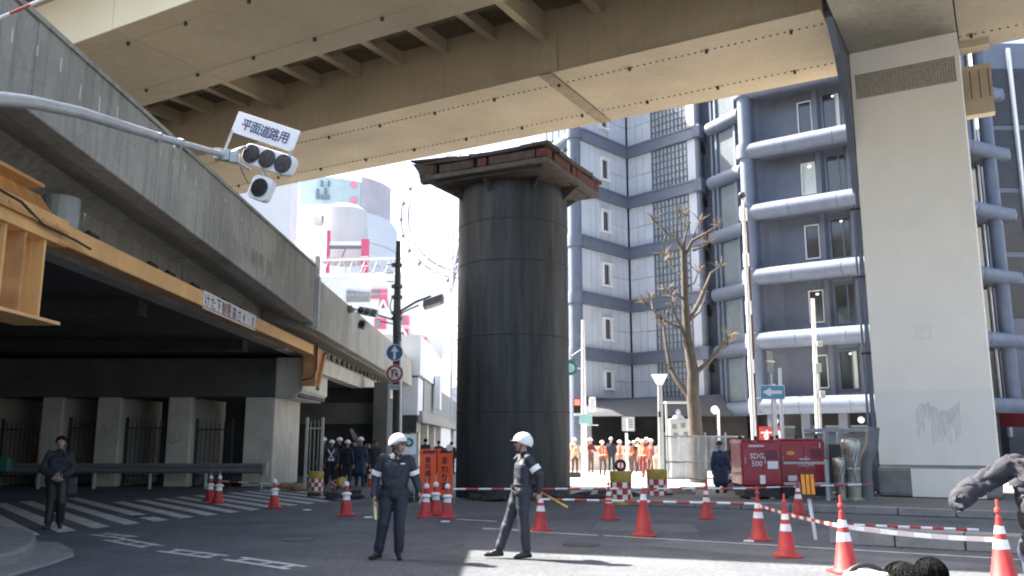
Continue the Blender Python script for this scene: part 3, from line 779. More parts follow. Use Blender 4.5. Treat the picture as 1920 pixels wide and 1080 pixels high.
RL, RD = seg(L1, L2); RN = V((RD.y, -RD.x, 0))
wsrc = None; psrc = None; pane_count = 0
for i in range(6):
    z0, z1 = floorspan(i)
    if i == 0: z0 = 4.4
    # left wall: two plain tiles, window bay, three tiles
    panels(L0, L1, [.02, .2, .31, .40], z0, z1, rows=1)
    wa, wb = .42, .56
    zl, zh = z0+.62*(z1-z0)/2.77, z0+2.15*(z1-z0)/2.77
    panels(L0, L1, [.40, .58], z0, zl); panels(L0, L1, [.40, .58], zh, z1)
    g = MB(); c = v2(L0)+LD*LL*.49
    fr = [(-.46, .46, zl, zl+.12), (-.46, .46, zh-.1, zh), (-.46, -.34, zl+.12, zh-.1), (.34, .46, zl+.12, zh-.1)]
    for a, b, c0, c1 in fr: g.ob(c+LD*((a+b)/2)+LN*.03+V((0, 0, (c0+c1)/2)), LD, LN, (b-a)/2, .14, (c1-c0)/2)
    wf = g.build('window', M['white'], ob)
    g = MB(); g.ob(c-LN*.03+V((0, 0, (zl+zh)/2)), LD, LN, .35, .03, (zh-zl)/2-.1); g.build('pane', M['glass'], wf)
    g = MB(); g.ob(c+LN*.01+V((0, 0, (zl+zh)/2)), LD, LN, .02, .03, (zh-zl)/2-.1); g.build('mullion', M['band_grey'], wf)
    for dz, zz in ((.05, zl), (-.02, zh)):
        g = MB(); g.ob(c+LN*.14+V((0, 0, zz+dz-.02)), LD, LN, .5, .12, .04); g.build('sill', M['white'], wf)
    panels(L0, L1, [.58, .74, .87, .985], z0, z1, rows=2)
    panels(L1, L2, [.015, .14, .24, .36], z0, z1, rows=2)
    # glass block bay
    ca, cb, cols_, rows_ = .37, .845, 9, 6
    g = MB()
    for k in range(cols_+1):
        s_ = RL*(ca+(cb-ca)*k/cols_); g.ob(v2(L1)+RD*s_-RN*.05+V((0, 0, (z0+z1)/2)), RD, RN, .03, .06, (z1-z0)/2)
    for k in range(rows_+1):
        g.ob(v2(L1)+RD*(RL*(ca+cb)/2)-RN*.055+V((0, 0, z0+(z1-z0)*k/rows_)), RD, RN, RL*(cb-ca)/2, .05, .03)
    gb = g.build('glass_block_bay', M['band_grey'], ob)
    pw = RL*(cb-ca)/cols_; ph = (z1-z0)/rows_
    rest = MB()
    for k in range(cols_):
        for j in range(rows_):
            cpt = v2(L1)+RD*(RL*ca+pw*(k+.5))-RN*.1+V((0, 0, z0+ph*(j+.5)))
            if pane_count < 290 and i >= 1:
                if psrc is None:
                    g = MB(); g.ob((0, 0, 0), RD, RN, pw/2-.035, .03, 2.77/6/2-.035); t_ = g.build('pane', M['glass_brick'], gb, world=False); psrc = t_
                    t_.location = cpt-WM[ob.name].translation
                else: inst(psrc, gb, Matrix.Translation(cpt-WM[ob.name].translation))
                pane_count += 1
            else: rest.ob(cpt, RD, RN, pw/2-.035, .03, ph/2-.035)
    if rest.v: tag(rest.build('pane', M['glass_brick'], gb), kind='stuff')
    panels(L1, L2, [.855, .995], z0, z1)
    # dark return wall and louvre
    g = MB(); g.wall(L2, L3, z0, z1, .2, 1); g.build('return_wall', M['wall_slate'], ob)
    L_, d = seg(L2, L3)
    for k in (.3, .55, .8):
        g = MB(); g.ob(v2(L2)+d*L_*k+V((d.y, -d.x, 0))*.02+V((0, 0, (z0+z1)/2)), d, (d.y, -d.x, 0), .02, .03, (z1-z0)/2); g.build('rib', M['band_grey'], ob)
    g = MB(); g.ob(v2(L2)+d*L_*.5+V((d.y, -d.x, 0))*.06+V((0, 0, z1-.5)), d, (d.y, -d.x, 0), .7, .05, .22); g.build('louvre', M['store_dark'], ob)
# slate bands, mitred at the corners, standing proud of the tiles
def bandrun(pts, z0, z1, proud, th, m='band_grey', name='floor_band'):
    for a, b in zip(pts[:-1], pts[1:]):
        L_, d = seg(a, b); n = V((d.y, -d.x, 0)); p, q = v2(a)+n*proud, v2(b)+n*proud
        P4 = [p, q, q-n*th, p-n*th]
        g = MB(); g.hexa([k+V((0, 0, z0)) for k in P4]+[k+V((0, 0, z1)) for k in P4]); g.build(name, M[m], ob)
for i in range(1, 7):
    # polyline offsets keep the V joint closed
    z = FZ[i]
    o = .22
    A0 = v2(L0)+LN*o; B0 = v2(L1)+LN*o; 
    J = V((L1[0], L1[1]-o*1.38, 0)); K = V((L2[0]+.06, L2[1]-o*1.3, 0)); E0 = V((L3[0]+.2, L3[1]-.1, 0))
    for (a, b) in ((A0, J), (J, K), (K, E0)):
        dd_ = (b-a).normalized(); n = V((dd_.y, -dd_.x, 0))
        P4 = [a, b, b-n*.5, a-n*.5]
        k_ = .004 if a is J else 0
        g = MB(); g.hexa([k+V((0, 0, z-BH-k_)) for k in P4]+[k+V((0, 0, z+BH+k_)) for k in P4]); g.build('floor_band', M['band_grey'], ob)
        g = MB(); P5 = [a+n*.06, b+n*.06, b-n*.2, a-n*.2]; g.hexa([k+V((0, 0, z+BH-.1)) for k in P5]+[k+V((0, 0, z+BH+.02)) for k in P5]); g.build('band_lip', M['band_grey'], ob)
    if i <= 5:   # rounded elbow of the band round the left corner column
        g = MB(); c = V((3.98, 53.0, 0)); g.lathe([(.5, z-BH), (.53, z), (.5, z+BH)], 20, c); g.build('band_elbow', M['bluetube'], ob, smooth=True)
for i in range(0, 5):
    g = MB(); g.lathe([(.42, FZ[i]+BH+.01 if i else .1), (.42, FZ[i+1]-BH-.01)], 20, (3.98, 53.0, 0)); g.build('corner_column', M['bluetube'], ob, smooth=True)
for i in range(1, 6):
    g = MB(); g.tube((3.95, 53.2, FZ[i]), (2.6, 56.5, FZ[i]), .36, n=12); g.build('floor_tube', M['bluetube'], ob, smooth=True)
# glazed strip with its own tubes
S0, S1 = (12.75, 52.3), (13.75, 50.2)
SLn, SD = seg(S0, S1); SN = V((SD.y, -SD.x, 0))
for i in range(0, 6):
    z = FZ[i]; g = MB(); g.tube(v2(S0)-SD*.1+SN*.1+V((0, 0, z)), v2(S1)+SD*.6+SN*.1+V((0, 0, z)), .42, n=14); g.build('floor_tube', M['bluetube'], ob, smooth=True)
    z0, z1 = floorspan(i)
    c = v2(S0)+SD*SLn*.5
    g = MB(); g.ob(c-SN*.1+V((0, 0, (z0+z1)/2)), SD, SN, SLn/2+.3, .05, (z1-z0)/2); gl = g.build('strip_window', M['glass_blue'], ob)
    for s_ in (0.02, .2, .96):
        g = MB(); g.ob(v2(S0)+SD*SLn*s_+SN*.0+V((0, 0, (z0+z1)/2)), SD, SN, .08, .12, (z1-z0)/2); g.build('frame', M['bluetube'], gl)
    for k in range(14):     # blind slats seen behind the glass
        g = MB(); s_ = .3+k*.045; g.ob(v2(S0)+SD*SLn*s_-SN*.04+V((0, 0, (z0+z1)/2)), SD, SN, .018, .012, (z1-z0)/2-.1); g.build('blind_slat', M['greyfence'], gl)
# main front with its round corner column, floor tubes and deep set windows
M0 = V((13.1, 46.4, 0)); MD = V((.82, -.572, 0)).normalized(); MN = V((MD.y, -MD.x, 0)); ML = 7.6
M1 = M0+MD*ML; M2 = V((27.9, 46.8, 0)); QD = (M2-M1).normalized(); QN = V((QD.y, -QD.x, 0)); QL = (M2-M1).length
DEP = 1.35
for i in range(7):
    z = FZ[i]
    if i < 6:
        za, zb = (.1 if i == 0 and False else z+.4), FZ[i+1]-.4
        g = MB(); g.lathe([(.36, za), (.36, zb)], 20, M0+MD*.1); g.build('corner_column', M['bluetube'], ob, smooth=True)
    g = MB(); g.lathe([(.3, z-.46), (.47, z-.4), (.5, z), (.47, z+.4), (.3, z+.46)], 20, M0+MD*.05); g.build('column_collar', M['bluetube'], ob, smooth=True)
    for a, b in ((.25, 2.35), (2.37, 4.9), (4.92, ML)):
        g = MB(); g.tube(M0+MD*a+V((0, 0, z)), M0+MD*b+V((0, 0, z)), .46, n=18); g.build('floor_tube', M['bluetube'], ob, smooth=True)
    g = MB(); g.ob(M0+MD*ML/2-MN*DEP/2+V((0, 0, z-.1)), MD, MN, ML/2, DEP/2, .22); g.build('floor_slab', M['wall_slate'], ob)
    for a, b in ((.0, QL*.33), (QL*.335, QL*.66), (QL*.665, QL)):
        g = MB(); g.tube(M1+QD*a+V((0, 0, z)), M1+QD*b+V((0, 0, z)), .4, n=16); g.build('floor_tube', M['bluetube'], ob, smooth=True)
    g = MB(); g.lathe([(.1, z-.4), (.36, z-.3), (.42, z), (.36, z+.3), (.1, z+.4)], 14, M2); g.build('tube_end', M['bluetube'], ob, smooth=True)
    g = MB(); g.ob(M1+QD*QL/2-QN*DEP/2+V((0, 0, z-.1)), QD, QN, QL/2, DEP/2, .22); g.build('floor_slab', M['band_grey'], ob)
    if i == 6: continue
    z0, z1 = z+.12, FZ[i+1]-.32
    # curved recess at the left, then wall with piers between windows
    pts = [M0-MN*.1+MD*.35, M0-MN*.7+MD*.45, M0-MN*1.1+MD*.8, M0-MN*DEP+MD*1.35, M0-MN*DEP+MD*2.55]
    for a, b in zip(pts[:-1], pts[1:]):
        d = (b-a).normalized(); n = V((d.y, -d.x, 0)); g = MB(); P4 = [a, b, b-n*.15, a-n*.15]
        g.hexa([k+V((0, 0, z0)) for k in P4]+[k+V((0, 0, z1)) for k in P4]); g.build('wall_panel', M['wall_slate'], ob, smooth=False)
    for wi, (wa, wb) in enumerate(((2.7, 3.5), (4.05, 5.15), (5.75, 6.75))):
        wc = (wa+wb)/2; hw = (wb-wa)/2; zl, zh = z+.9, FZ[i+1]-.82
        if wi: zl -= .15; zh += .2
        prev = (2.55, 3.8, 5.4)[wi]; nxt = (3.8, 5.4, 7.4)[wi]
        def pl(a, b, c0, c1, name='wall_panel', m='wall_slate', dp=0, th=.12):
            g = MB(); g.ob(M0+MD*(a+b)/2-MN*(DEP+dp+th/2)+V((0, 0, (c0+c1)/2)), MD, MN, (b-a)/2, th/2, (c1-c0)/2); return g.build(name, M[m], ob)
        pl(prev, wa, z0, z1); pl(wb, nxt, z0, z1); pl(wa, wb, z0, zl); pl(wa, wb, zh, z1)
        fm = 'white' if wi == 0 else 'band_grey'
        g = MB(); t_ = .06
        for a, b, c0, c1 in ((wa, wb, zl, zl+t_), (wa, wb, zh-t_, zh), (wa, wa+t_, zl+t_, zh-t_), (wb-t_, wb, zl+t_, zh-t_)):
            g.ob(M0+MD*(a+b)/2-MN*(DEP-.02)+V((0, 0, (c0+c1)/2)), MD, MN, (b-a)/2, .05, (c1-c0)/2)
        w = g.build('window', M[fm], ob)
        gm = 'blind' if (i, wi) in ((3, 0), (2, 2), (0, 1)) or (wi == 2 and i > 2) else 'glass'
        if (i, wi) == (0, 1): gm = 'glass'
        g = MB(); g.ob(M0+MD*wc-MN*(DEP+.06)+V((0, 0, (zl+zh)/2)), MD, MN, hw-.05, .02, (zh-zl)/2-.05); g.build('pane', M[gm], w)
        if wi and gm == 'glass':
            g = MB(); g.ob(M0+MD*(wc+.12)-MN*(DEP+.02)+V((0, 0, (zl+zh)/2)), MD, MN, .04, .03, (zh-zl)/2-.05); g.build('mullion', M['wall_slate'], w)
        if (i, wi) in ((0, 1), (4, 1)):
            g = MB(); g.ob(M0+MD*(wc+.22)-MN*(DEP+.03)+V((0, 0, (zl+zh)/2)), MD, MN, .14, .012, (zh-zl)/2-.1); g.build('blind', M['blind'], w)
        g = MB(); g.tube(M0+MD*wc-MN*(DEP+.02)+V((0, 0, zh-.22)), M0+MD*(wc+.12)-MN*(DEP+.02)+V((0, 0, zh-.22)), .035, n=6)
        if (i+wi) % 2: g.build('ceiling_lamp', M['lit_lamp'], w)
        # projecting rounded fin between the windows
        if wi < 2:
            s_ = nxt-.1; g = MB(); g.prism([M0+MD*(s_-.26)-MN*DEP+V((0, 0, z0)), M0+MD*(s_-.12)-MN*(DEP-.22)+V((0, 0, z0)), M0+MD*(s_+.12)-MN*(DEP-.22)+V((0, 0, z0)), M0+MD*(s_+.26)-MN*DEP+V((0, 0, z0))], (0, 0, z1-z0)); g.build('fin', M['wall_slate'], ob)
    # right side: dark glass and thin bright mullions, behind posts
    g = MB(); g.ob(M1+QD*QL/2-QN*(1.3)+V((0, 0, (z0+z1)/2)), QD, QN, QL/2-.5, .05, (z1-z0)/2); sg = g.build('side_window', M['glass'], ob)
    for k in range(6):
        g = MB(); g.ob(M1+QD*QL*(.3+k*.13)-QN*1.2+V((0, 0, (z0+z1)/2)), QD, QN, .05, .05, (z1-z0)/2); g.build('mullion', M['white'], sg)
    g = MB(); g.tube(M2-QD*.9-QN*.25+V((0, 0, z+.3)), M2-QD*.9-QN*.25+V((0, 0, FZ[i+1]-.3)), .36, n=14); g.build('side_column', M['bluetube'], ob, smooth=True)
    g = MB(); g.tube(M1+QD*.6-QN*.4+V((0, 0, z+.3)), M1+QD*.6-QN*.4+V((0, 0, FZ[i+1]-.3)), .4, n=14); g.build('side_column', M['bluetube'], ob, smooth=True)
# roof ring
g = MB(); g.ob(M1+QD*QL*.75+V((0, 0, 25.3)), QD, QN, 2.6, .12, .08); g.build('roof_rail', M['white'], ob)
# street floor: dark shop front, round lamps, awning, columns
g = MB(); g.prism([(4.9, 53.6, 0), (7.94, 57.0, 0), (11.6, 53.6, 0), (14.2, 52.6, 0), (14.4, 49, 0), (20.0, 44.9, 0), (27.0, 48.2, 0), (27, 60, 0), (5, 64, 0)], (0, 0, 3.19)); g.build('shop_front', M['store_dark'], ob)
g = MB(); z = 4.35
aw = [(3.7, 52.0), (7.8, 54.6), (12.6, 50.9), (13.3, 52.8), (7.94, 57), (3.7, 54.0)]
g.hexa([(3.6, 51.2, 3.15), (12.9, 50.6, 3.15), (13.3, 53.6, 3.2), (4.0, 54.6, 3.2), (4.0, 52.7, 4.0), (12.7, 52.2, 4.5), (12.7, 53.9, 4.6), (4.0, 55, 4.3)]); g.build('awning', M['awning'], ob, bevel=.1)
for a in (0.5, 2.3, 4.2, 6.2):
    g = MB(); g.ob(M0+MD*a-MN*1.0+V((0, 0, 1.6)), MD, MN, .22, .22, 1.58); g.build('pillar', M['wall_slate'], ob)
for a in (1.0, 5.3):
    g = MB(); c = M0+MD*a+MN*.1+V((0, 0, 2.75)); g.ball(c, .17, 12, 8); g.build('globe_lamp', M['white'], ob, smooth=True)
for k in range(5):
    g = MB(); g.ob(M0+MD*(1.2+k*1.25)-MN*1.1+V((0, 0, 1.3)), MD, MN, .42, .04, 1.1); sw = g.build('shop_window', M['glass'], ob)
    g = MB(); g.ob(M0+MD*(1.2+k*1.25)-MN*1.05+V((0, 0, 2.45)), MD, MN, .46, .05, .05); g.build('frame', M['band_grey'], sw)
# rooftop rods over the slab corner
for k in range(7):
    x = 2.55+k*.22
    g = MB(); g.tube((x, 60, 22.5), (x, 60, 25.5), .06, n=6); g.build('roof_rod', M['galv'] if k % 2 else M['pole_dark'], ob)
g = MB(); g.box(2.4, 4.4, 60.1, 64, 3, 23.4); g.build('rear_block', M['panel'], ob)

# pale neighbour at the far right edge
nb = thing('dark_tower', 'dark panelled tower with pale mullions at the far right edge', 'building', (36, 60, 0))
g = MB(); g.box(33.0, 50, 58, 75, 0, 30); g.build('wall', M['band_grey'], nb)
for k in range(4):
    for j in range(4):
        g = MB(); g.box(33.2+k*2.6, 35.5+k*2.6, 57.9, 58.05, 10+j*4.6, 14.2+j*4.6); g.build('dark_panel', M['store_dark'], nb)
for k in range(5):
    g = MB(); g.box(32.95+k*2.6, 33.15+k*2.6, 57.7, 57.98, 2, 29.5); g.build('mullion', M['white'], nb)
g = MB(); g.box(29.5, 36, 50, 56, 2.6, 3.5); rs = g.build('red_awning', M['redfade']); tag(rs, 'red and white shop awning behind the white pier at the right edge', 'awning')

# ================================================================== BUILDINGS IN THE DISTANCE, LEFT OF THE SHAFT
bx = lambda x0, x1, y, d, z0, z1: MB().box(x0, x1, y, y+d, z0, z1)
def Xp(px, Y): return P(px, 500, Y).x
# round white department store with billboards
wt = thing('round_white_building', 'white round-cornered building with pale blue and pink billboards on top', 'building', (-28, 110, 0))
c = V((-27, 120, 0)); 
g = MB(); g.lathe([(10.5, 0), (10.5, zat(640, 392, 110)-.6), (9.9, zat(640, 386, 110)), (0, zat(640, 386, 110))], 64, c); g.build('drum_wall', M['wb'], wt, smooth=True)
for k in range(9):
    z = 4+k*3.0; g = MB(); g.lathe([(10.53, z), (10.56, z+.1), (10.53, z+.2)], 64, c); g.build('wall_joint', M['wb2'], wt)
def facet(a0, a1, r, z0, z1, name, m):
    g = MB(); n = 8
    for k in range(n):
        u0, u1 = R(a0+(a1-a0)*k/n), R(a0+(a1-a0)*(k+1)/n)
        p = [c+V((math.cos(u)*rr, math.sin(u)*rr, 0)) for u, rr in ((u0, r), (u1, r), (u1, r-.4), (u0, r-.4))]
        g.hexa([q+V((0, 0, z0)) for q in p]+[q+V((0, 0, z1)) for q in p])
    return g.build(name, M[m], wt)
facet(263, 311, 9.8, zat(620, 382, 110), zat(600, 330, 110), 'blue_billboard', 'bb_blue'); facet(311.3, 352, 9.8, zat(680, 398, 113), zat(680, 332, 113), 'pink_billboard', 'bb_pink')
def on_drum(px, py, w, h, name, m, r_=9.85, round_=False):
    x = P(px, py, 112).x; yy = c.y-math.sqrt(r_*r_-(x-c.x)**2); x = P(px, py, yy).x; z = zat(px, py, yy); s_ = yy/1638
    if round_: MB().tube((x, yy-.3, z), (x, yy-.05, z), w*s_/2, n=20).build(name, M[m], wt)
    else: MB().box(x-w*s_/2, x+w*s_/2, yy-.3, yy-.05, z-h*s_/2, z+h*s_/2).build(name, M[m], wt)
for px, py, w, h in ((604, 345, 4, 12), (617, 345, 4, 12), (596, 364, 5, 20), (610, 370, 17, 9), (611, 358, 5, 10)): on_drum(px, py, w, h, 'billboard_mark', 'markblue')
for py in (347, 376): on_drum(664, py, 13, 13, 'round_mark', 'pinkpale', round_=True)
# grey roof cabin and red portal in front of it
pz = lambda px, py, Y: P(px, py, Y)
a_, b_ = pz(645, 455, 104), pz(645, 388, 104)
g = MB(); g.lathe([(2.7, a_.z-2.5), (2.9, a_.z+1), (2.7, b_.z-.6), (1.8, b_.z), (0, b_.z+.05)], 32, (a_.x, 104, 0)); g.build('rounded_canopy', M['wb2'], wt, smooth=True)
c1, c2 = pz(590, 412, 103), pz(606, 412, 103)
g = MB(); g.tube(c1, c2, .75, n=16); g.build('lamp_housing', M['wb2'], wt, smooth=True)
rp = thing('red_portal', 'tall pink red steel gateway frame before the round white building', 'portal', (a_.x, 98, 0))
for px0, px1, top in ((611, 616, 432), (676, 690, 448)):
    x0, x1, zt = pz(px0, 500, 98).x, pz(px1, 500, 98).x, pz(px0, top, 98).z
    g = MB(); g.box(x0, x1, 98, 98.6, 0, zt); leg = g.build('leg', M['pinkred'], rp)
    if px0 > 650:
        for py in (483, 500, 520, 545):
            z = pz(680, py, 98).z
            g = MB(); g.box(x0-.03, x1+.03, 97.8, 97.98, z, z+.12); g.build('crossbar', M['white'], leg)
        for py in (492, 508, 533):
            z = pz(680, py, 98).z
            g = MB(); g.ob(((x0+x1)/2, 97.85, z), V((.5, 0, 1)).normalized(), (0, 1, 0), .42, .06, .05); g.build('diagonal', M['white'], leg)
xl, xr = pz(616, 500, 98).x, pz(676, 500, 98).x
za_ = pz(645, 458, 98).z
g = MB(); g.box(xl, xr, 98.1, 98.5, za_-.15, za_+.35); g.build('beam', M['white'], rp)
g = MB(); g.box(xl, xr, 98.0, 98.5, za_-.45, za_-.16); g.build('beam', M['duct'], rp)
g = MB(); g.tube(pz(650, 462, 98), pz(640, 485, 98), .1, n=6); g.build('strut', M['duct'], rp)

# pale blocks behind and beside
def block(name, label, x0, x1, y, z1, m='wb', cat='building', wins=None, wm='wb2', d=14):
    r = thing(name, label, cat, ((x0+x1)/2, y, 0)); bx(x0, x1, y, d, 0, z1).build('wall', M[m], r)
    if wins:
        nx, nz, zz0 = wins; w = (x1-x0)/nx; h = (z1-zz0)/nz
        for i in range(nx):
            for j in range(nz):
                f_ = MB().box(x0+w*(i+.2), x0+w*(i+.8), y-.12, y-.004, zz0+h*(j+.2), zz0+h*(j+.75)).build('window', M[wm], r)
                MB().box(x0+w*(i+.25), x0+w*(i+.75), y-.15, y-.122, zz0+h*(j+.27), zz0+h*(j+.68)).build('pane', M['glass_blue'] if wm == 'wb2' else M[wm], f_)
    return r
block('tall_white_building', 'tall plain white building rising left of the round white one', Xp(400, 95), Xp(540, 95), 95, 40, 'wb', d=3)
block('white_office_block', 'white block standing between the round building and the ferris wheel', Xp(705, 130)-2, Xp(745, 130), 130, 28, 'wb', wins=(3, 7, 8))
lw = block('low_white_building', 'low white building with rows of dark windows just over the viaduct parapet', Xp(585, 84), Xp(664, 84), 84, 16.3, 'wb', wins=(5, 1, 12.9))
rb = thing('red_framed_building', 'pale building with dark red framed windows and triangles beside the dark pole', 'building', (-9, 80, 0))
MB().box(-18, -6.2, 76, 88, 0, zat(700, 512, 76)).build('wall', M['wb'], rb)
for px0, py0, px1, py1, tri in ((696, 543, 726, 560, 0), (712, 563, 727, 581, 1), (702, 597, 724, 617, 0), (750, 592, 767, 609, 0), (745, 617, 766, 634, 1), (769, 633, 784, 650, 0), (786, 633, 800, 652, 0), (795, 670, 799, 690, 0)):
    p0, p1 = P(px0, py1, 75.9), P(px1, py0, 75.9)
    f_ = MB().box(p0.x, p1.x, 75.8, 75.98, p0.z, p1.z).build('dark_red_panel', M['pinkred'] if px0 != 795 else M['duct'], rb)
    wdt = p1.x-p0.x
    MB().box(p0.x+.1, p0.x+wdt*.55, 75.7, 75.79, p0.z+.1, p1.z-.1).build('pane', M['duct'], f_)
    if tri:
        t_ = .09; A_, B_, C_ = V((p0.x, 75.6, p0.z)), V((p1.x, 75.6, p0.z)), V(((p0.x+p1.x)/2, 75.6, p1.z))
        for q1_, q2_ in ((A_, B_), (B_, C_), (C_, A_)): MB().tube(q1_, q2_, t_, n=5).build('triangle_bar', M['white'], f_)
for k in range(5):
    p0, p1 = P(650+k*9, 566, 75.9), P(657+k*9, 545+k, 75.9)
    f_ = MB().box(p0.x-.04, p1.x+.04, 75.84, 75.98, p0.z-.05, p1.z+.05).build('window', M['truss'], rb)
    MB().box(p0.x, p1.x, 75.75, 75.83, p0.z, p1.z).build('pane', M['duct'], f_)
# white wall over the ribbed shopfronts (runs along the street)
st = thing('street_arcade', 'long white fronted arcade with dark ribbed shutters beside the steel shaft', 'building', (-6.6, 58, 0))
MB().box(-16, -6.0, 56.2, 75, 6.0, 8.6).build('white_wall', M['wb'], st)
MB().box(-16, -6.3, 57.5, 104, 3.0, 5.99).build('core', M['store_dark'], st)
k = 0; y = 60.3
while y < 100:
    MB().box(-6.29, -6.12, y, y+1.5, 3.75, 5.95).build('ribbed_panel', M['duct'], st); y += 1.62
MB().box(-6.6, -5.95, 58, 104, 2.95, 3.7).build('ledge', M['kerb'], st, bevel=.03)
MB().box(-7.7, -6.2, 57.2, 60.2, 3.4, 5.9).build('end_box', M['panel'], st, bevel=.04)
MB().box(-7.6, -6.3, 57.4, 60.1, 2.3, 3.39).build('end_box_base', M['store_dark'], st)
for y in range(60, 100, 6):
    MB().box(-7.0, -6.4, y, y+.8, 0, 2.94).build('pillar', M['conc_pale'], st)
MB().box(-12, -7.6, 58, 100, 0, 2.95).build('rear_wall', M['leafdark'], st)
MB().box(-5.98, -5.9, 74, 76, 9.3, 9.6).build('sign_bar', M['truss'], st)
text('V Channel', (-5.9, 70, 8.9), (0, 1, 0), (0, 0, 1), .0001, M['truss']) if False else None
g = MB(); g.box(-5.9, -5.5, 66, 67.6, 4.1, 6.6); g.build('hanging_box', M['panel'], st)
MB().box(-9.6, -9.0, 56, 57, 0, 5.5).build('dark_pilaster', M['conc_dark'], st)
MB().box(-9.0, -7.72, 57.0, 60, 0, 5.6).build('grey_bay', M['truss'], st)

# railway gantry: posts and lattice girder
gt = thing('railway_gantry', 'pale steel lattice gantry spanning over the tracks left of the shaft', 'gantry', (-4.2, 62, 0))
xa, xb, za, zb_ = -14.8, -4.0, zat(700, 484, 62), zat(700, 512, 62)
for x in (-4.35, -3.75):
    MB().tube((x, 62, 3), (x, 62, 17.4), .06, n=6).build('post', M['truss'], gt)
for k in range(22):
    z = 3.3+k*.64; s_ = 1 if k % 2 else -1
    MB().tube((-4.05-.3*s_, 62, z), (-4.05+.3*s_, 62, z+.64), .035, n=5).build('lattice_bar', M['truss'], gt)
for z in (za, zb_):
    MB().tube((xa, 62, z-.2), (xb, 62, z+.1), .07, n=6).build('chord', M['truss'], gt)
for k in range(12):
    x = xa+(xb-xa)*k/12; MB().tube((x, 62, zb_-.1), (x+.45, 62, za), .035, n=5).build('diagonal', M['truss'], gt)
    MB().tube((x+.45, 62, za), (x+.9, 62, zb_), .035, n=5).build('diagonal', M['truss'], gt)
MB().tube((xa, 62, 6), (xa, 62, za), .09, n=6).build('post', M['truss'], gt)
for k, (dz, sag) in enumerate(((-1.5, .5), (-2.3, .3), (-3.4, .4), (.8, .2))):
    pts = [V((xa-6+t*(12)*.1, 62, 0)) for t in range(11)]
    pts = [V((-18+1.45*t, 64-k, zb_+dz+sag*((t-5)/5)**2+t*.05)) for t in range(11)]
    tag(MB().path(pts, .018, 4).build('overhead_wire', M['truss']), ('thin overhead railway wire, '+('highest', 'second', 'third', 'lowest')[[3, 0, 1, 2].index(k)]+' of four beside the pale gantry'), 'wire')
# ferris wheel far away
fw = thing('ferris_wheel', 'distant ferris wheel in washed-out colours, half hidden behind the steel shaft', 'ferris wheel', (P(872, 420, 300).x, 300, 0))
cw = P(872, 405, 300); rw = 23.0
for rr in (rw, rw-2.6):
    n = 72; pts = [cw+V((math.cos(2*math.pi*k/n)*rr, 0, math.sin(2*math.pi*k/n)*rr)) for k in range(n+1)]
    for off in (-1.2, 1.2):
        MB().path([p+V((0, off, 0)) for p in pts], .19, 5).build('rim', M['wheelw'], fw)
for k in range(24):
    a = 2*math.pi*k/24; d = V((math.cos(a), 0, math.sin(a)))
    MB().tube(cw, cw+d*(rw-2.6), .09, n=4).build('spoke', M['wheelw'], fw)
    MB().tube(cw+d*(rw-2.6), cw+d*rw, .12, n=4).build('rim_strut', M['wheeld'], fw)
    g = MB(); pp = cw+d*(rw+.0); g.ball(pp+V((0, 0, -1.3)), .75, 8, 6, (1, 1, 1.2)); g.build('gondola', M['wheeld'], fw)
MB().tube(cw-V((0, 2, 0)), cw+V((0, 2, 0)), 1.6, n=16).build('hub', M['wheelw'], fw)
for s_ in (-1, 1): MB().tube(cw, (cw.x+14*s_, 302, 0), .7, n=8).build('support_leg', M['wheelw'], fw)
MB().lathe([(17, 0), (17, 30)], 24, (cw.x, 320, 0))
tag(MB().box(-60, 60, 330, 340, 0, 22).build('distant_block', M['wb']), 'long white block far away beyond the ferris wheel', 'building')
tag(MB().box(8, 60, 75, 90, 0, 27).build('rear_building', M['wb2']), 'pale building behind the blue-grey office building', 'building')
tag(MB().box(44, 90, 40, 100, 0, 22).build('side_building', M['wb2']), 'pale building out of sight to the right of the dark tower', 'building')
# ================================================================== SIGNALS, SIGNS, POLES
def signal_head(name_parent, c, ax, up, s=1.0, lens=.15, m='white', vis=True):
    """three lenses in a rounded housing; ax runs along the lenses"""
    ax = V(ax).normalized(); up = V(up).normalized(); n = ax.cross(up)    # n points at the viewer
    g = MB(); pts = []
    hx, hz = .58*s, .19*s
    for i, (cx, cz) in enumerate(((hx-.1, hz-.1), (-hx+.1, hz-.1), (-hx+.1, -hz+.1), (hx-.1, -hz+.1))):
        for k in range(4):
            a = math.pi/2*(i+k/3); pts.append(c+ax*(cx+.1*math.cos(a))+up*(cz+.1*math.sin(a)))
    g.prism(pts, -n*.14*s); g.build('housing', M[m], name_parent, bevel=.01)
    for k in (-1, 0, 1):
        p = c+ax*k*.37*s+n*.004
        l = MB().tube(p, p+n*.02, lens*s, n=24).build('lens', M['lens'], name_parent, smooth=True)
        if vis:
            g = MB(); m_ = 14
            for j in range(m_):
                a0, a1 = math.pi*(.0+j/m_), math.pi*(.0+(j+1)/m_)
                for q, a in ((0, a0),):
                    A, B = p+(ax*math.cos(a0)+up*math.sin(a0))*lens*s*1.06, p+(ax*math.cos(a1)+up*math.sin(a1))*lens*s*1.06
                    g.face([A, B, B+n*.12*s, A+n*.12*s])
            g.build('visor', M[m], l)
def lens1(root, c, ax, up, s=1.0, m='white', lens=.15):
    ax = V(ax).normalized(); up = V(up).normalized(); n = ax.cross(up); h = .2*s
    pts = []
    for i, (cx, cz) in enumerate(((h-.08, h-.08), (-h+.08, h-.08), (-h+.08, -h+.08), (h-.08, -h+.08))):
        for k in range(4):
            a = math.pi/2*(i+k/3); pts.append(c+ax*(cx+.08*math.cos(a))+up*(cz+.08*math.sin(a)))
    MB().prism(pts, -n*.13*s).build('housing', M[m], root, bevel=.01)
    MB().tube(c+n*.004, c+n*.024, lens*s, n=24).build('lens', M['lens'], root, smooth=True)
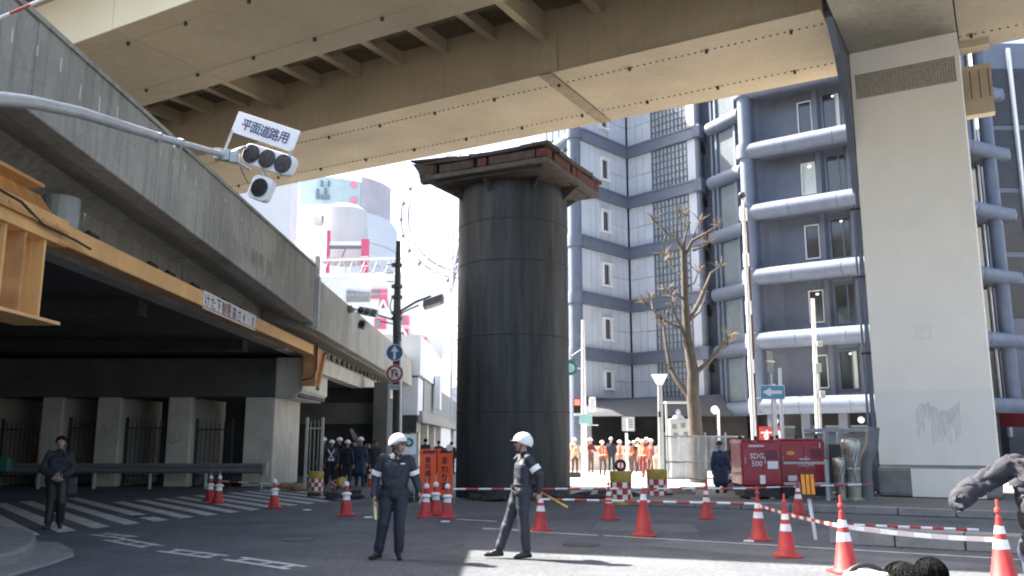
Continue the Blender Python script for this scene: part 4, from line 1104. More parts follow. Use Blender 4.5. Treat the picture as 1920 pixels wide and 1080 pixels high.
# --- near signal on the long arm
D_ = 13.0
sg = thing('traffic_signal', 'white three lens traffic signal under a lettered board on the long grey arm', 'traffic signal', P(500, 300, D_))
pL, pR = P(450, 276, D_), P(553, 308, D_-.35)
ax = (pR-pL).normalized(); up = V((-.03, .06, 1)); up = (up-ax*up.dot(ax)).normalized()
c0 = P(501, 298, D_-.17)
signal_head(sg, c0, ax, up, .86, .175, vis=False)
c1 = P(487, 352, D_-.17); lens1(sg, c1, ax, up, .95, 'white', .155)
MB().tube(c0-up*.15-ax*.08-ax.cross(up)*.05, c1+up*.17-ax.cross(up)*.05, .025, n=6).build('hanger', M['galv'], sg)
b0, b1, b2, b3 = P(441, 250, D_), P(441, 206, D_), P(556, 247, D_-.35), P(556, 288, D_-.35)
n_ = ax.cross(up)
bc = (P(441, 228, D_)+P(556, 266, D_-.35))/2; bx_ = (P(556, 266, D_-.35)-P(441, 228, D_)).normalized()
up2 = (V((0, 0, 1))-bx_*bx_.z).normalized(); hw = (P(556, 266, D_-.35)-P(441, 228, D_)).length/2
MB().ob(bc, bx_, up2, hw, .175, .01).build('name_board', M['white'], sg, bevel=.004)
for sx in (-1, 1):
    MB().ob(bc+bx_*sx*(hw-.02)-up2*.32, bx_, up2, .02, .18, .01).build('board_strut', M['galv'], sg)
nn = bx_.cross(up2)
for k, ch in enumerate('平面道路用'):
    text(ch, bc+bx_*((k-2)*.185)+nn*.012, bx_, up2, .20, M['navyink'], sg, name='letter', bold=.014)
arm = thing('signal_mast', 'long grey tapering steel arm reaching in from the left edge to the signal', 'pole', P(0, 183, D_))
def DA(px): return 13.0-(430-px)*.0082
pts = [P(-60, 184, DA(-60)), P(0, 185, DA(0)), P(60, 192, DA(60)), P(150, 211, DA(150)), P(300, 258, DA(300))]
MB().path([(pts[0].x, pts[0].y, 0), (pts[0].x, pts[0].y, pts[0].z-.3)]+pts, [.12, .12, .095, .09, .085, .08, .065], 14).build('tapered_tube', M['galv'], arm, smooth=True)
MB().path([P(300, 258, DA(300)), P(425, 292, DA(425))], [.055, .045], 12).build('end_tube', M['galv'], arm, smooth=True)
for px, py in ((297, 257), (338, 268)):
    MB().tube(P(px-5, py-1, DA(px)), P(px+5, py+2, DA(px)), .075, n=12).build('clamp', M['galv'], arm)
    MB().tube(P(px-12, py+12, DA(px)), P(px-12, py+3, DA(px)), .02, n=6).build('bolt', M['galv'], arm)
for px, py in ((410, 290), (425, 292), (440, 296)):
    p = P(px, py, D_-.05); MB().box(p.x-.06, p.x+.06, p.y-.07, p.y+.07, p.z-.09, p.z+.09).build('bracket', M['galv'], arm, bevel=.01)
MB().tube(P(425, 290, D_), P(460, 275, D_-.1), .025, n=6).build('brace', M['galv'], arm)
MB().tube(P(430, 298, D_), P(470, 318, D_-.1), .025, n=6).build('brace', M['galv'], arm)
MB().path([P(450, 312, D_), P(458, 330, D_), P(466, 345, D_)], .008, 4).build('cable', M['black'], arm)
# red and white cable guard at the top left corner
def stripes(name, label, a, b, r, seg, mats=('red', 'white'), cat='tape', sag=0, flat=False, group=None):
    a, b = V(a), V(b); n = max(2, round((b-a).length/seg)); g = MB()
    for k in range(n):
        f = lambda t: a+(b-a)*t-V((0, 0, sag*4*t*(1-t)))
        g.mi = k % 2; p, q = f(k/n), f((k+1)/n)
        if flat:
            d = (q-p).normalized(); w = V((0, 0, 1))*r; th = V((d.y, -d.x, 0)).normalized()*.004
            g.hexa([p-w-th, q-w-th, q-w+th, p-w+th, p+w-th, q+w-th, q+w+th, p+w+th])
        else: g.tube(p, q, r, n=8, caps=False)
    o = g.build(name, [M[m] for m in mats]); return tag(o, label, cat, group)
stripes('cable_guard', 'red and white guard tube on a cable crossing the top left corner', P(-20, 42, 7), P(95, -8, 7), .014, .22, ('band', 'redfade'), 'cable guard')
# --- dark pole with second signal, lamp and round signs
Y2 = 34.0
pole = thing('signal_pole', 'tall dark pole carrying traffic signal, lamp and round signs beside the viaduct', 'pole', P(745, 829, Y2)-V((0, 0, 1.65)))
MB().path([P(746, 829, Y2)-V((0, 0, 1.65)), P(746, 700, Y2), P(744, 600, Y2), P(747, 452, Y2)], [.2, .19, .16, .09], 12).build('shaft', M['pole_dark'], pole, smooth=True)
for py in (500, 540, 560, 590, 600):
    p = P(744, py, Y2); MB().tube(p, p+V((0, 0, .12)), .22, n=10).build('clamp_ring', M['pole_dark'], pole)
for py in (496, 512, 528):
    p = P(738, py, Y2); MB().tube(p, p+V((-.28, 0, .0)), .02, n=5).build('step_bolt', M['pole_dark'], pole)
MB().path([P(734, 560, Y2), P(731, 575, Y2), P(735, 590, Y2)], .03, 6).build('cable_loop', M['galv'], pole)
MB().path([P(748, 585, Y2), P(780, 566, Y2), P(808, 555, Y2)], [.05, .045, .04], 8).build('lamp_arm', M['pole_dark'], pole)
MB().path([P(752, 587, Y2), P(785, 572, Y2)], .03, 6).build('lamp_arm', M['pole_dark'], pole)
a_, b_ = P(795, 572, Y2), P(831, 560, Y2)
lh = MB().ob((a_+b_)/2, (b_-a_), (0, .25, .97), .42, .15, .2).build('lamp_head', M['duct'], pole, bevel=.05)
MB().ob((a_+b_)/2-V((0, 0, .12)), (b_-a_), (0, .25, .97), .3, .05, .14).build('lamp_glass', M['galv'], lh)
MB().path([P(740, 600, Y2), P(712, 592, Y2), P(660, 578, Y2)], .04, 8).build('signal_arm', M['grey_paint'], pole)
MB().path([P(740, 608, Y2), P(712, 602, Y2)], .03, 6).build('signal_arm', M['grey_paint'], pole)
s2 = thing('traffic_signal', 'small grey three lens traffic signal on the dark pole by the viaduct', 'traffic signal', P(688, 584, Y2-.2))
ax2 = (P(704, 587, Y2-.4)-P(672, 581, Y2)).normalized(); up_ = V((.1, .1, 1)); up_ = (up_-ax2*up_.dot(ax2)).normalized()
signal_head(s2, P(688, 584, Y2-.4), ax2, up_, .84, .155, 'galv', False)
lens1(s2, P(678, 608, Y2-.4), ax2, up_, .95, 'galv', .155)
MB().tube(P(654, 575, Y2-.3), P(660, 585, Y2-.3), .12, n=8).build('junction_box', M['duct'], s2)
wp2 = thing('sign_pole', 'thin white pole beside the dark pole below the round signs', 'pole', P(750, 829, 33.3)-V((0, 0, 1.65)))
MB().path([P(751, 829, 33.3)-V((0, 0, 1.65)), P(751, 760, 33.3), P(752, 640, 33.3)], .05, 8).build('tube', M['white'], wp2)
def disc(root, c, r, rings, thick=.015):
    """flat discs facing the camera; rings = [(radius fraction, material)]"""
    for k, (fr, m, nm) in enumerate(rings):
        MB().tube(c-V((0, .01+.003*k, 0)), c-V((0, .013+.003*k, 0)), r*fr, n=32).build(nm, M[m], root)
d1 = thing('straight_only_sign', 'round blue sign with a white arrow pointing straight up', 'sign', P(740, 661, 33))
c = P(740, 661, 33); disc(d1, c, .33, ((1, 'white', 'rim'), (.93, 'signblue', 'face')))
y = c.y-.022
MB().prism([(c.x-.05, y, c.z-.26), (c.x+.05, y, c.z-.26), (c.x+.05, y, c.z+.03), (c.x+.15, y, c.z+.03), (c.x, y, c.z+.27), (c.x-.15, y, c.z+.03), (c.x-.05, y, c.z+.03)], (0, .003, 0)).build('arrow', M['white'], d1)
d2 = thing('no_u_turn_sign', 'round red rimmed white sign with a struck out dark turning arrow', 'sign', P(740, 700, 33))
c = P(740, 700, 33); disc(d2, c, .335, ((1, 'white', 'rim'), (.96, 'signred', 'ring'), (.72, 'white', 'face')))
y = c.y-.03
MB().path([(c.x-.09, y, c.z-.17), (c.x-.09, y, c.z+.06), (c.x-.05, y, c.z+.14), (c.x+.03, y, c.z+.14), (c.x+.08, y, c.z+.06), (c.x+.08, y, c.z-.04)], .025, 6).build('arrow', M['black'], d2)
MB().prism([(c.x+.0, y, c.z-.02), (c.x+.16, y, c.z-.02), (c.x+.08, y, c.z-.14)], (0, .004, 0)).build('arrow_head', M['black'], d2)
MB().tube((c.x-.17, y-.01, c.z+.17), (c.x+.17, y-.01, c.z-.17), .02, n=6).build('slash', M['signred'], d2)
d3 = thing('plate_sign', 'small white lettered plate below the red rimmed sign', 'sign', P(738, 726, 33))
c = P(738, 726, 33); MB().box(c.x-.2, c.x+.2, c.y-.03, c.y-.01, c.z-.1, c.z+.1).build('plate', M['panel'], d3)
text('この先100m', (c.x, c.y-.03, c.z), (1, 0, 0), (0, 0, 1), .085, M['black'], d3, name='letter')
# --- right side poles
def straight_pole(name, label, px0, py0, px1, py1, Y, r0, r1, m, cat='pole', group=None):
    b = P(px0, py0, Y); b.z = 0
    r = thing(name, label, cat, b, 0, group)
    MB().path([b, P(px1, py1, Y)], [r0, r1], 10).build('shaft', M[m], r, smooth=True); return r
tp = straight_pole('tall_pole', 'tall thin white pole with a small dark lamp and red cable, before the office building', 1414, 829, 1393, 372, 31, .10, .055, 'white')
p = P(1391, 366, 31); MB().ball(p, .13, 10, 6, (1.1, 1, 1)).build('lamp', M['pole_dark'], tp, smooth=True)
MB().path([P(1420, 829, 31), P(1411, 620, 31), P(1402, 440, 31), P(1396, 380, 31)], .035, 6).build('cable', M['rust'], tp)
for py in (415, 500, 590, 700): 
    q = P(1394+(py-372)*.046, py, 31); MB().tube(q, q+V((0, 0, .5)), .11, n=10).build('sleeve', M['white'], tp, smooth=True)
wp3 = straight_pole('twin_pole', 'white post with grey fittings standing behind the red machines', 1533, 829, 1524, 560, 29, .095, .06, 'white')
MB().path([P(1540, 829, 29), P(1534, 700, 29)], .05, 8).build('second_tube', M['grey_paint'], wp3)
for px, py, w, h in ((1536, 645, .1, .16), (1533, 690, .1, .3), (1541, 740, .09, .25)):
    q = P(px, py, 28.9); MB().box(q.x-w, q.x+w, q.y-.1, q.y+.1, q.z-h/2, q.z+h/2).build('junction_box', M['grey_paint'], wp3, bevel=.02)
lp = straight_pole('park_lamp', 'street lamp with a white inverted cone head left of the bare tree', 1239, 829, 1237, 722, 37, .15, .10, 'galv', 'street lamp')
c = P(1237, 722, 37); MB().lathe([(.12, 0), (.34, .42), (.36, .45), (0, .47)], 20, c).build('cone_shade', M['white'], lp, smooth=True)
q = P(1236, 777, 36.8); MB().box(q.x-.05, q.x+.05, q.y-.1, q.y-.02, q.z-.12, q.z+.12).build('hatch', M['black'], lp)
sp = straight_pole('crossing_pole', 'white pole with pedestrian signal and round green sign beside the steel shaft', 1095, 829, 1093, 600, 38, .15, .07, 'white')
q = P(1069, 690, 37.8); MB().tube(q, q-V((0, .04, 0)), .32, n=24).build('round_sign', M['green'], sp)
MB().tube(q-V((0, .042, 0)), q-V((0, .05, 0)), .2, n=20).build('round_sign_face', M['cyan'], sp)
MB().tube(P(1073, 688, 37.9), P(1094, 693, 37.9), .03, n=6).build('sign_arm', M['galv'], sp)
MB().tube(P(1072, 667, 37.9), P(1090, 655, 37.9), .02, n=6).build('wire_arm', M['galv'], sp)
q = P(1082, 761, 37.7); MB().box(q.x-.16, q.x+.16, q.y-.15, q.y+.1, q.z-.32, q.z+.32).build('pedestrian_signal', M['black'], sp, bevel=.02)
MB().box(q.x-.12, q.x+.12, q.y-.17, q.y-.152, q.z+.03, q.z+.27).build('red_light', M['lit_red'], sp)
q = P(1111, 758, 37.7); MB().box(q.x-.14, q.x+.14, q.y-.1, q.y+.1, q.z-.3, q.z+.3).build('control_box', M['white'], sp, bevel=.06)
q = P(1098, 786, 37.6); MB().box(q.x-.28, q.x+.28, q.y-.05, q.y-.02, q.z-.2, q.z+.2).build('cyan_plate', M['cyan'], sp, bevel=.01)
MB().tube(P(1100, 797, 37.8), P(1122, 797, 37.8), .03, n=6).build('side_arm', M['galv'], sp)
ps = straight_pole('parking_sign', 'small grey framed sign on a post, seen over the workers', 1175, 829, 1175, 812, 38.5, .06, .06, 'white', 'sign')
q = P(1178, 795, 38.4); MB().box(q.x-.28, q.x+.28, q.y-.03, q.y, q.z-.31, q.z+.31).build('board', M['grey_paint'], ps, bevel=.02)
MB().box(q.x-.24, q.x+.24, q.y-.036, q.y-.031, q.z-.27, q.z+.27).build('board_face', M['panel'], ps)
MB().tube((q.x-.07, q.y-.06, q.z-.31), (q.x-.07, q.y-.06, q.z+.24), .045, n=8).build('post_top', M['white'], ps)
for k in range(4): MB().box(q.x+.02, q.x+.2, q.y-.045, q.y-.037, q.z+.14-k*.1, q.z+.19-k*.1).build('bar', M['duct'], ps)
# kiosk behind the sheeting
q = P(1275, 812, 40); ks = thing('memorial_column', 'pale green grey monument standing behind the clear sheeting, left of the tree trunk', 'monument', (q.x, q.y, 0))
MB().box(q.x-.5, q.x+.5, 39.7, 40.3, 0, P(1275, 785, 40).z).build('block', M['tarp'] if False else M['galv'], ks, bevel=.06)
z = P(1275, 785, 40).z
MB().lathe([(.3, 0), (.22, .12), (.1, .2), (.12, .3), (.05, .42), (0, .45)], 12, (q.x-.05, 40, z)).build('finial', M['panel'], ks)
MB().box(q.x-.65, q.x+.65, 39.6, 40.4, z+.7, z+.78).build('roof_slab', M['grey_paint'], ks)
for sx in (-.6, .55): MB().tube((q.x+sx, 40, 0), (q.x+sx, 40, z+.7), .05, n=6).build('post', M['grey_paint'], ks)
for dx, dz in ((-.3, -.35), (.1, -.3), (-.25, -.75), (.2, -.7)):
    MB().box(q.x+dx-.1, q.x+dx+.1, 39.66, 39.695, z+dz-.12, z+dz+.1).build('plaque', M['duct'], ks)
gl = straight_pole('camera_dome_post', 'thin white post with a white camera dome right of the tree trunk', 1347, 829, 1347, 768, 36, .06, .05, 'white', 'street lamp')
MB().ball(P(1341, 769, 35.9), .17, 12, 8).build('camera_dome', M['white'], gl, smooth=True)  # the round white head is a camera dome
# one-way sign on two posts
ow = thing('one_way_sign', 'pale blue one way sign with a white arrow pointing left on two white posts', 'sign', G(1458, 938))
Yo = G(1458, 938).y
for px in (1453, 1464):
    b = P(px+2, 829, Yo); b.z = 0; MB().path([b, P(px-2, 690 if px > 1460 else 720, Yo)], .055, 8).build('post', M['white'], ow, smooth=True)
a_, b_ = P(1424, 722, Yo-.08), P(1472, 749, Yo-.08)
MB().box(a_.x, b_.x, Yo-.1, Yo-.08, b_.z, a_.z).build('plate_rim', M['white'], ow, bevel=.01)
MB().box(a_.x+.02, b_.x-.02, Yo-.106, Yo-.101, b_.z+.02, a_.z-.02).build('plate', M['signblue2'], ow)
cx, cz = (a_.x+b_.x)/2, (a_.z+b_.z)/2; y = Yo-.112
MB().prism([(cx+.28, y, cz-.05), (cx+.28, y, cz+.05), (cx-.05, y, cz+.05), (cx-.05, y, cz+.13), (cx-.3, y, cz), (cx-.05, y, cz-.13), (cx-.05, y, cz-.05)], (0, .004, 0)).build('arrow', M['white'], ow)
sb = straight_pole('back_turned_sign', 'small grey sign seen from behind above the one way sign', 1448, 829, 1446, 700, 27.5, .03, .03, 'galv', 'sign')
q = P(1443, 678, 27.5); MB().ob(q, (.8, .6, 0), (0, 0, 1), .16, .33, .02).build('plate_back', M['duct'], sb)
MB().ob(q+V((.0, -.05, 0)), (.8, .6, 0), (0, 0, 1), .2, .03, .03).build('bracket', M['galv'], sb)

# ================================================================== BARE TREE
tr = thing('bare_tree', 'pruned bare tree with short knobbly branches before the office building', 'tree', (P(1304, 829, 35).x, 35, 0))
YT = 35
def tp_(l, j=0): return [P(x, y, YT+j*(k/len(l))) for k, (x, y) in enumerate(l)]
b = P(1306, 829, YT); b.z = 0
MB().path([b]+tp_([(1304, 800), (1299, 745), (1300, 700), (1290, 640), (1286, 590), (1283, 520), (1281, 470)]), [.34, .27, .25, .24, .18, .15, .12, .1], 12).build('trunk', M['bark'], tr, smooth=True)
random.seed(21)
def twigs(p, n, L_, root, m):
    for k in range(n):
        d = V((random.uniform(-1, 1), random.uniform(-.6, .6), random.uniform(-.1, 1))).normalized()*L_*random.uniform(.5, 1.1)
        mid = p+d*.5+V((random.uniform(-.05, .05), 0, random.uniform(0, .1)))
        MB().path([p, mid, p+d], [.026, .018, .007], 5).build('twig', M[m], root)
br = [([(1297, 752), (1270, 715), (1256, 690), (1249, 650), (1244, 612)], .12, 1.5), ([(1303, 700), (1325, 682), (1345, 660), (1360, 640), (1370, 628)], .11, -1.2), ([(1346, 658), (1360, 650), (1373, 640)], .06, -1),
      ([(1290, 655), (1276, 610), (1262, 580), (1258, 556)], .07, -1), ([(1284, 618), (1262, 608), (1240, 598), (1224, 580), (1209, 568)], .08, 1), ([(1224, 580), (1220, 560)], .04, 1), ([(1244, 604), (1252, 585), (1258, 572)], .05, 0),
      ([(1292, 600), (1308, 572), (1320, 545), (1333, 512), (1352, 500)], .10, 1), ([(1294, 600), (1312, 585), (1326, 548)], .06, 1.4), ([(1281, 560), (1262, 545), (1250, 545)], .05, -1), ([(1283, 520), (1262, 505), (1246, 490)], .05, 1),
      ([(1281, 475), (1268, 447), (1248, 436), (1238, 425), (1226, 414)], .08, 1), ([(1268, 447), (1270, 420), (1276, 400)], .05, -1), ([(1281, 475), (1283, 450), (1290, 425), (1285, 405)], .07, .5), ([(1284, 480), (1298, 452), (1320, 440), (1335, 430), (1350, 424)], .08, -1),
      ([(1250, 438), (1243, 460), (1246, 480)], .04, 0), ([(1298, 452), (1305, 430), (1312, 415)], .05, 1), ([(1300, 470), (1318, 462), (1328, 455)], .05, 1), ([(1286, 540), (1302, 530), (1309, 512)], .05, -1)]
for l, r_, j in br:
    pts = tp_(l, j); n = len(pts)
    rs = [r_*(1-.6*k/(n-1)) for k in range(n)]
    MB().path(pts, rs, 8).build('branch', M['bark'], tr, smooth=True)
    MB().ball(pts[-1], rs[-1]*1.25, 7, 5).build('pruned_knob', M['bark_cut'], tr, smooth=True)
    twigs(pts[-1], 8, .55, tr, 'bark_cut'); 
    if n > 3: twigs(pts[2], 4, .35, tr, 'bark'); MB().ball(pts[2], rs[2]*1.35, 7, 5).build('knot', M['bark'], tr, smooth=True)
for k in range(14):
    a = R(random.uniform(0, 360)); z = random.uniform(1.5, 8); p = P(1300, 829, YT); MB
# ================================================================== CONES
def make_cone(kind):
    r = thing('traffic_cone', 'x', 'traffic cone', (0, 0, 0), 0, 'red and white traffic cones round the work area')
    m = 'red'
    g = MB(); s = .19
    pts = [(-s, -s+.05), (-s+.05, -s), (s-.05, -s), (s, -s+.05), (s, s-.05), (s-.05, s), (-s+.05, s), (-s, s-.05)]
    g.prism([(x, y, 0) for x, y in pts], (0, 0, .03)); g.build('base', M[m], r, bevel=.008)
    g = MB(); g.lathe([(.165, .031), (.135, .06), (.032, .66), (.03, .70), (.018, .705)], 24); g.build('body', M[m], r, smooth=True)
    rad = lambda z: .135-(z-.06)/.6*.103+.0025
    bands = {'two': ((.52, .60), (.36, .46)), 'top': ((.54, .63),), 'lamp': ((.33, .43),)}[kind]
    for a, b in bands: MB().lathe([(rad(a), a), (rad(b), b)], 24).build('reflective_band', M['band'], r, smooth=True)
    if kind == 'lamp':
        MB().tube((0, 0, .70), (0, 0, .86), .01, n=6).build('stem', M['grey_paint'], r)
        MB().lathe([(rad(.43)+.03, .43), (rad(.47)+.05, .45), (rad(.5)+.02, .49), (rad(.5), .5)], 20).build('white_collar', M['band'], r, smooth=True)
        MB().ball((0, 0, .66), .062, 12, 8, (1, .7, 1.1)).build('lamp', M['band'], r, smooth=True)
    if kind == 'two':
        MB().tube((0, 0, .70), (0, 0, .88), .017, n=8).build('bar_holder', M['redfade'], r)
        MB().lathe([(.03, .74), (.034, .75), (.034, .78), (.03, .79)], 12).build('holder_ring', M['redfade'], r)
    if kind == 'top':
        MB().tube((0, 0, .70), (0, 0, .82), .012, n=8).build('bar_holder', M['grey_paint'], r)
    return r
cones = {k: make_cone(k) for k in ('two', 'top', 'lamp')}
fresh = dict(cones)
clist = [('lamp', 393, 940, 1, 'dim cone with white lamp at the pier end of the crossing, left of the pair'), ('lamp', 408, 944, 1.05, 'dim cone with white lamp at the crossing, right of the pair'),
 ('lamp', 514, 953, 1, 'cone with white lamp standing alone on the crossing stripes'), ('lamp', 649, 966, 1.05, 'cone with white lamp just left of the standing officer'),
 ('lamp', 797, 970, 1.02, 'lamp cone nearest the officer, left of the three before the orange boards'), ('lamp', 817, 965, 1.02, 'lamp cone in the middle of the three before the orange boards'), ('lamp', 838, 971, 1.02, 'lamp cone right of the three before the orange boards'),
 ('two', 1014, 995, 1, 'cone with two white bands just behind the walking officer'), ('two', 1143, 974, .98, 'two banded cone in front of the left yellow drum'), ('top', 1208, 1005, 1.16, 'bright red cone with a single white band near its top'),
 ('two', 1325, 973, 1, 'two banded cone left of the red machines and the navy clad man'), ('two', 1424, 1013, 1.03, 'two banded cone where the white tape begins'), ('two', 1476, 1044, 1.02, 'two banded cone in front of the tape, nearest to the sunlit strip in the middle'),
 ('two', 1498, 965, 1, 'two banded cone beside the amber panel'), ('two', 1588, 1074, 1.1, 'large sunlit cone at the lower right holding the white tape'), ('two', 1884, 1093, 1.1, 'large sunlit cone at the right edge by the grey jacket'), ('lamp', 694, 912, .9, 'far lamp cone seen left of the officer in the dark passage')]
for kind, px, py, sc_k, lab in clist:
    p = G(px, py); rz = random.uniform(-.3, .3)
    if kind in fresh: r = fresh.pop(kind); r.location = p; r.rotation_euler = (0, 0, rz); r.scale = (sc_k,)*3; r['label'] = lab
    else: dup(cones[kind], p, rz, lab, sc=sc_k, tilt=(random.uniform(-.02, .02), random.uniform(-.03, .03)))
# ================================================================== TAPES AND BARS
stripes('barrier_tape', 'red and white striped bar crossing behind the walking officer at hip height', P(850, 917, 20.5), P(1422, 916, 20.5), .022, .3, ('band', 'redfade'))
stripes('barrier_tape', 'lower red and white bar from the walking officer to the tape cone', P(1010, 936, 18.5), P(1422, 945, 17.0), .024, .26, ('band', 'redfade'))
stripes('barrier_tape', 'thin red and white bar left of the crossing by the pier', P(412, 902, 25), P(505, 907, 24), .016, .4, ('band', 'redfade'))
stripes('barrier_tape', 'red and white bar lying low across the lane before the median blocks', P(1560, 983, 15.2), P(1835, 994, 14.6), .024, .17, ('band', 'red'))
stripes('barrier_tape', 'striped tape from the tape cone down to the large sunlit cone', P(1424, 948, G(1424, 1013).y), P(1590, 988, G(1588, 1074).y), .022, .16, ('band', 'redfade'), flat=True, sag=.03)
stripes('barrier_tape', 'bright sagging tape between the two large sunlit cones', P(1590, 988, G(1588, 1074).y), P(1880, 1012, G(1884, 1093).y), .028, .2, ('band', 'pinkwall'), flat=True, sag=.03)
stripes('barrier_bar', 'thin white and red bar before the red machines', P(1335, 917, 22.6), P(1640, 908, 22.6), .018, .35, ('band', 'redfade'), 'bar')
# ================================================================== CHECKERED DRUMS
def drum(px, py, s, label, tiltx=0, lying=False):
    r = thing('checkered_drum', label, 'barrier drum', G(px, py), 0, 'yellow drums with red and white checkers')
    r.scale = (s, s, s)
    MB().lathe([(.30, 0), (.31, .05), (.29, .09), (.28, .42)], 24).build('body', M['drum_y'], r, smooth=True, world=False)
    MB().lathe([(.285, .60), (.30, .64), (.31, .86), (.29, .9), (.0, .9)], 24).build('yellow_top', M['drum_y'], r, smooth=True, world=False)
    MB().lathe([(.28, .1), (.28, .6)], 24).build('inner_wall', M['grout'], r, smooth=True, world=False)
    n = 12
    for j in range(3):
        for k in range(n):
            a0, a1 = 2*math.pi*k/n+.02, 2*math.pi*(k+1)/n-.02; z0, z1 = .12+j*.165, .12+(j+1)*.165-.01; g = MB()
            am = (a0+a1)/2
            p = [V((math.cos(a)*rr, math.sin(a)*rr, z)) for z in (z0, z1) for a, rr in ((a0, .296), (am, .302), (a1, .296))]
            g.face([p[0], p[1], p[4], p[3]]); g.face([p[1], p[2], p[5], p[4]])
            g.build('checker', M['band'] if (j+k) % 2 else M['red'], r, world=False)
    return r
d_ = drum(1165, 946, .98, 'checkered drum with a dark ring on top, in front of the orange vests')
MB().lathe([(.10, 0), (.17, .03), (.17, .1), (.10, .12)], 20, (0, 0, 0)).v
g = MB(); n = 20
for k in range(n):
    a0, a1 = 2*math.pi*k/n, 2*math.pi*(k+1)/n
    g.tube((math.cos(a0)*.13, 0, 1.05+math.sin(a0)*.13), (math.cos(a1)*.13, 0, 1.05+math.sin(a1)*.13), .045, n=6, caps=False)
g.build('dark_ring', M['black'], d_, world=False)
MB().box(-.33, .33, -.12, .12, -.0, .09).build('foot_weight', M['drum_y'], d_, world=False, bevel=.03)
drum(1233, 938, .98, 'checkered drum right of the ringed one, beside the clear sheeting')
drum(592, 925, .78, 'small checkered drum standing by the pier fence on the left')
l_ = drum(625, 922, .6, 'checkered drum lying on its side next to the standing one by the pier')
l_.rotation_euler = (R(70), R(30), R(40)); l_.location.z = .18
# sacks by the pier
random.seed(9)
for k, (px, py, lab) in enumerate(((536, 918, 'tan sack nearest the pier foot'), (549, 920, 'tan sack in the middle of the heap at the pier foot'), (560, 921, 'tan sack next to the small checkered drum'))):
    p = G(px, py); g = MB(); g.ball(p+V((0, 0, .12)), .26, 10, 7, (1, .8, .55)); o = g.build('sandbag', M['sandbag'], smooth=True); tag(o, lab, 'sandbag', 'tan sacks at the pier foot')
# ================================================================== ORANGE DETOUR BOARDS
def board(px0, px1, pyt, pyb, body, label, rz):
    Yb = 23.6; a = P(px0, pyb, Yb); b = P(px1, pyb, Yb); zt = P((px0+px1)/2, pyt, Yb).z; zb = max(a.z, .12)
    c = (a+b)/2; w = (b.x-a.x)/2/math.cos(rz); r = thing('detour_board', label, 'sign board', (c.x, c.y, 0), rz, 'orange boards before the steel shaft')
    MB().box(-w, w, -.02, .0, zb, zt).build('panel', M['orange_b'], r, world=False, bevel=.008)
    n = 6
    for k in range(n):
        x = -w+.06+k*(2*w-.1)/n
        MB().prism([(x, -.024, zt-.12), (x+.05, -.024, zt-.12), (x+.09, -.024, zt-.04), (x+.04, -.024, zt-.04)], (0, .003, 0)).build('stripe', M['black'], r, world=False)
    WMr = WM[r.name]
    z = zt-.27; ax_ = V((math.cos(rz), math.sin(rz), 0)); step = (zt-zb-.35)/len(body)
    for k, ch in enumerate(body):
        if ch == '道' and False: continue
        text(ch, WMr@V((-.0, -.024, zt-.2-step*(k+.5))), ax_, (0, 0, 1), min(.30, step*.95), M['redink'] if k % 2 and len(body) > 4 else M['black'], r, name='letter', bold=.02)
    for x in (-w+.03, w-.03):
        MB().tube((x, .02, 0), (x, .02, zt), .018, n=6).build('frame_leg', M['grey_paint'], r, world=False)
        MB().tube((x, .5, 0), (x, .04, zt-.2), .016, n=6).build('back_leg', M['grey_paint'], r, world=False)
    return r
board(786, 817, 842, 930, '車両通行止', 'left orange board with vertical black characters', .12)
ob2 = board(819, 848, 841, 930, 'まわり道', 'right orange board reading まわり道 downwards beside the shaft', -.1)
q = WM[ob2.name]@V((.12, -.03, 1.5)); MB().tube(q, q-V((0, .004, 0)), .09, n=20).build('pink_dot', M['pinkwall'], ob2)
MB().box(-.1, .1, -.026, -.022, 1.45, 1.5).build('dash', M['black'], ob2, world=False)
q = P(767, 833, 24.5); gs = thing('green_mark_sign', 'small white board with a green cross mark behind the standing officer', 'sign', (q.x, q.y, 0))
MB().box(q.x-.2, q.x+.2, q.y-.02, q.y, q.z-.28, q.z+.28).build('panel', M['white'], gs)
MB().tube((q.x, q.y-.03, q.z+.05), (q.x, q.y-.021, q.z+.05), .13, n=20).build('green_disc', M['green'], gs)
MB().box(q.x-.07, q.x+.07, q.y-.036, q.y-.031, q.z+.03, q.z+.07).build('cross_bar', M['white'], gs); MB().box(q.x-.02, q.x+.02, q.y-.042, q.y-.037, q.z-.02, q.z+.12).build('cross_bar', M['white'], gs)
for sx in (-.17, .17): MB().tube((q.x+sx, q.y+.02, 0), (q.x+sx, q.y+.02, q.z+.2), .015, n=6).build('leg', M['grey_paint'], gs)
# ================================================================== CLEAR SHEETING AND HOARDING
hb = thing('clear_sheeting', 'clear vinyl sheeting stretched on a pale steel frame before the tree', 'sheeting', P(1300, 829, 29.5)-V((0, 0, 1.65)))
for px in (1246, 1322, 1360):
    b = P(px, 829, 29.5); b.z = 0; MB().tube(b, P(px, 818, 29.5)+V((0, 0, .12)), .035, n=8).build('post', M['galv'], hb)
for py in (818, 866, 897):
    MB().tube(P(1245, py, 29.5), P(1395, py+1, 29.5), .03, n=6).build('rail', M['galv'], hb)
g = MB(); nx, nz = 24, 8
grid = [[P(1247+112*i/nx, 819+78*j/nz, 29.5)+V((0, .05*math.sin(i*.9+j*.6)+.03*math.sin(i*2.3), 0)) for i in range(nx+1)] for j in range(nz+1)]
for j in range(nz):
    for i in range(nx): g.face([grid[j][i], grid[j][i+1], grid[j+1][i+1], grid[j+1][i]])
g.build('sheet', M['tarp'], hb, smooth=True)
hw_ = thing('hoarding', 'pinkish white hoarding panels behind the orange vested workers', 'hoarding', P(1160, 829, 49)-V((0, 0, 1.65)))
a, b = P(1066, 836, 49), P(1250, 836, 49); n = 7
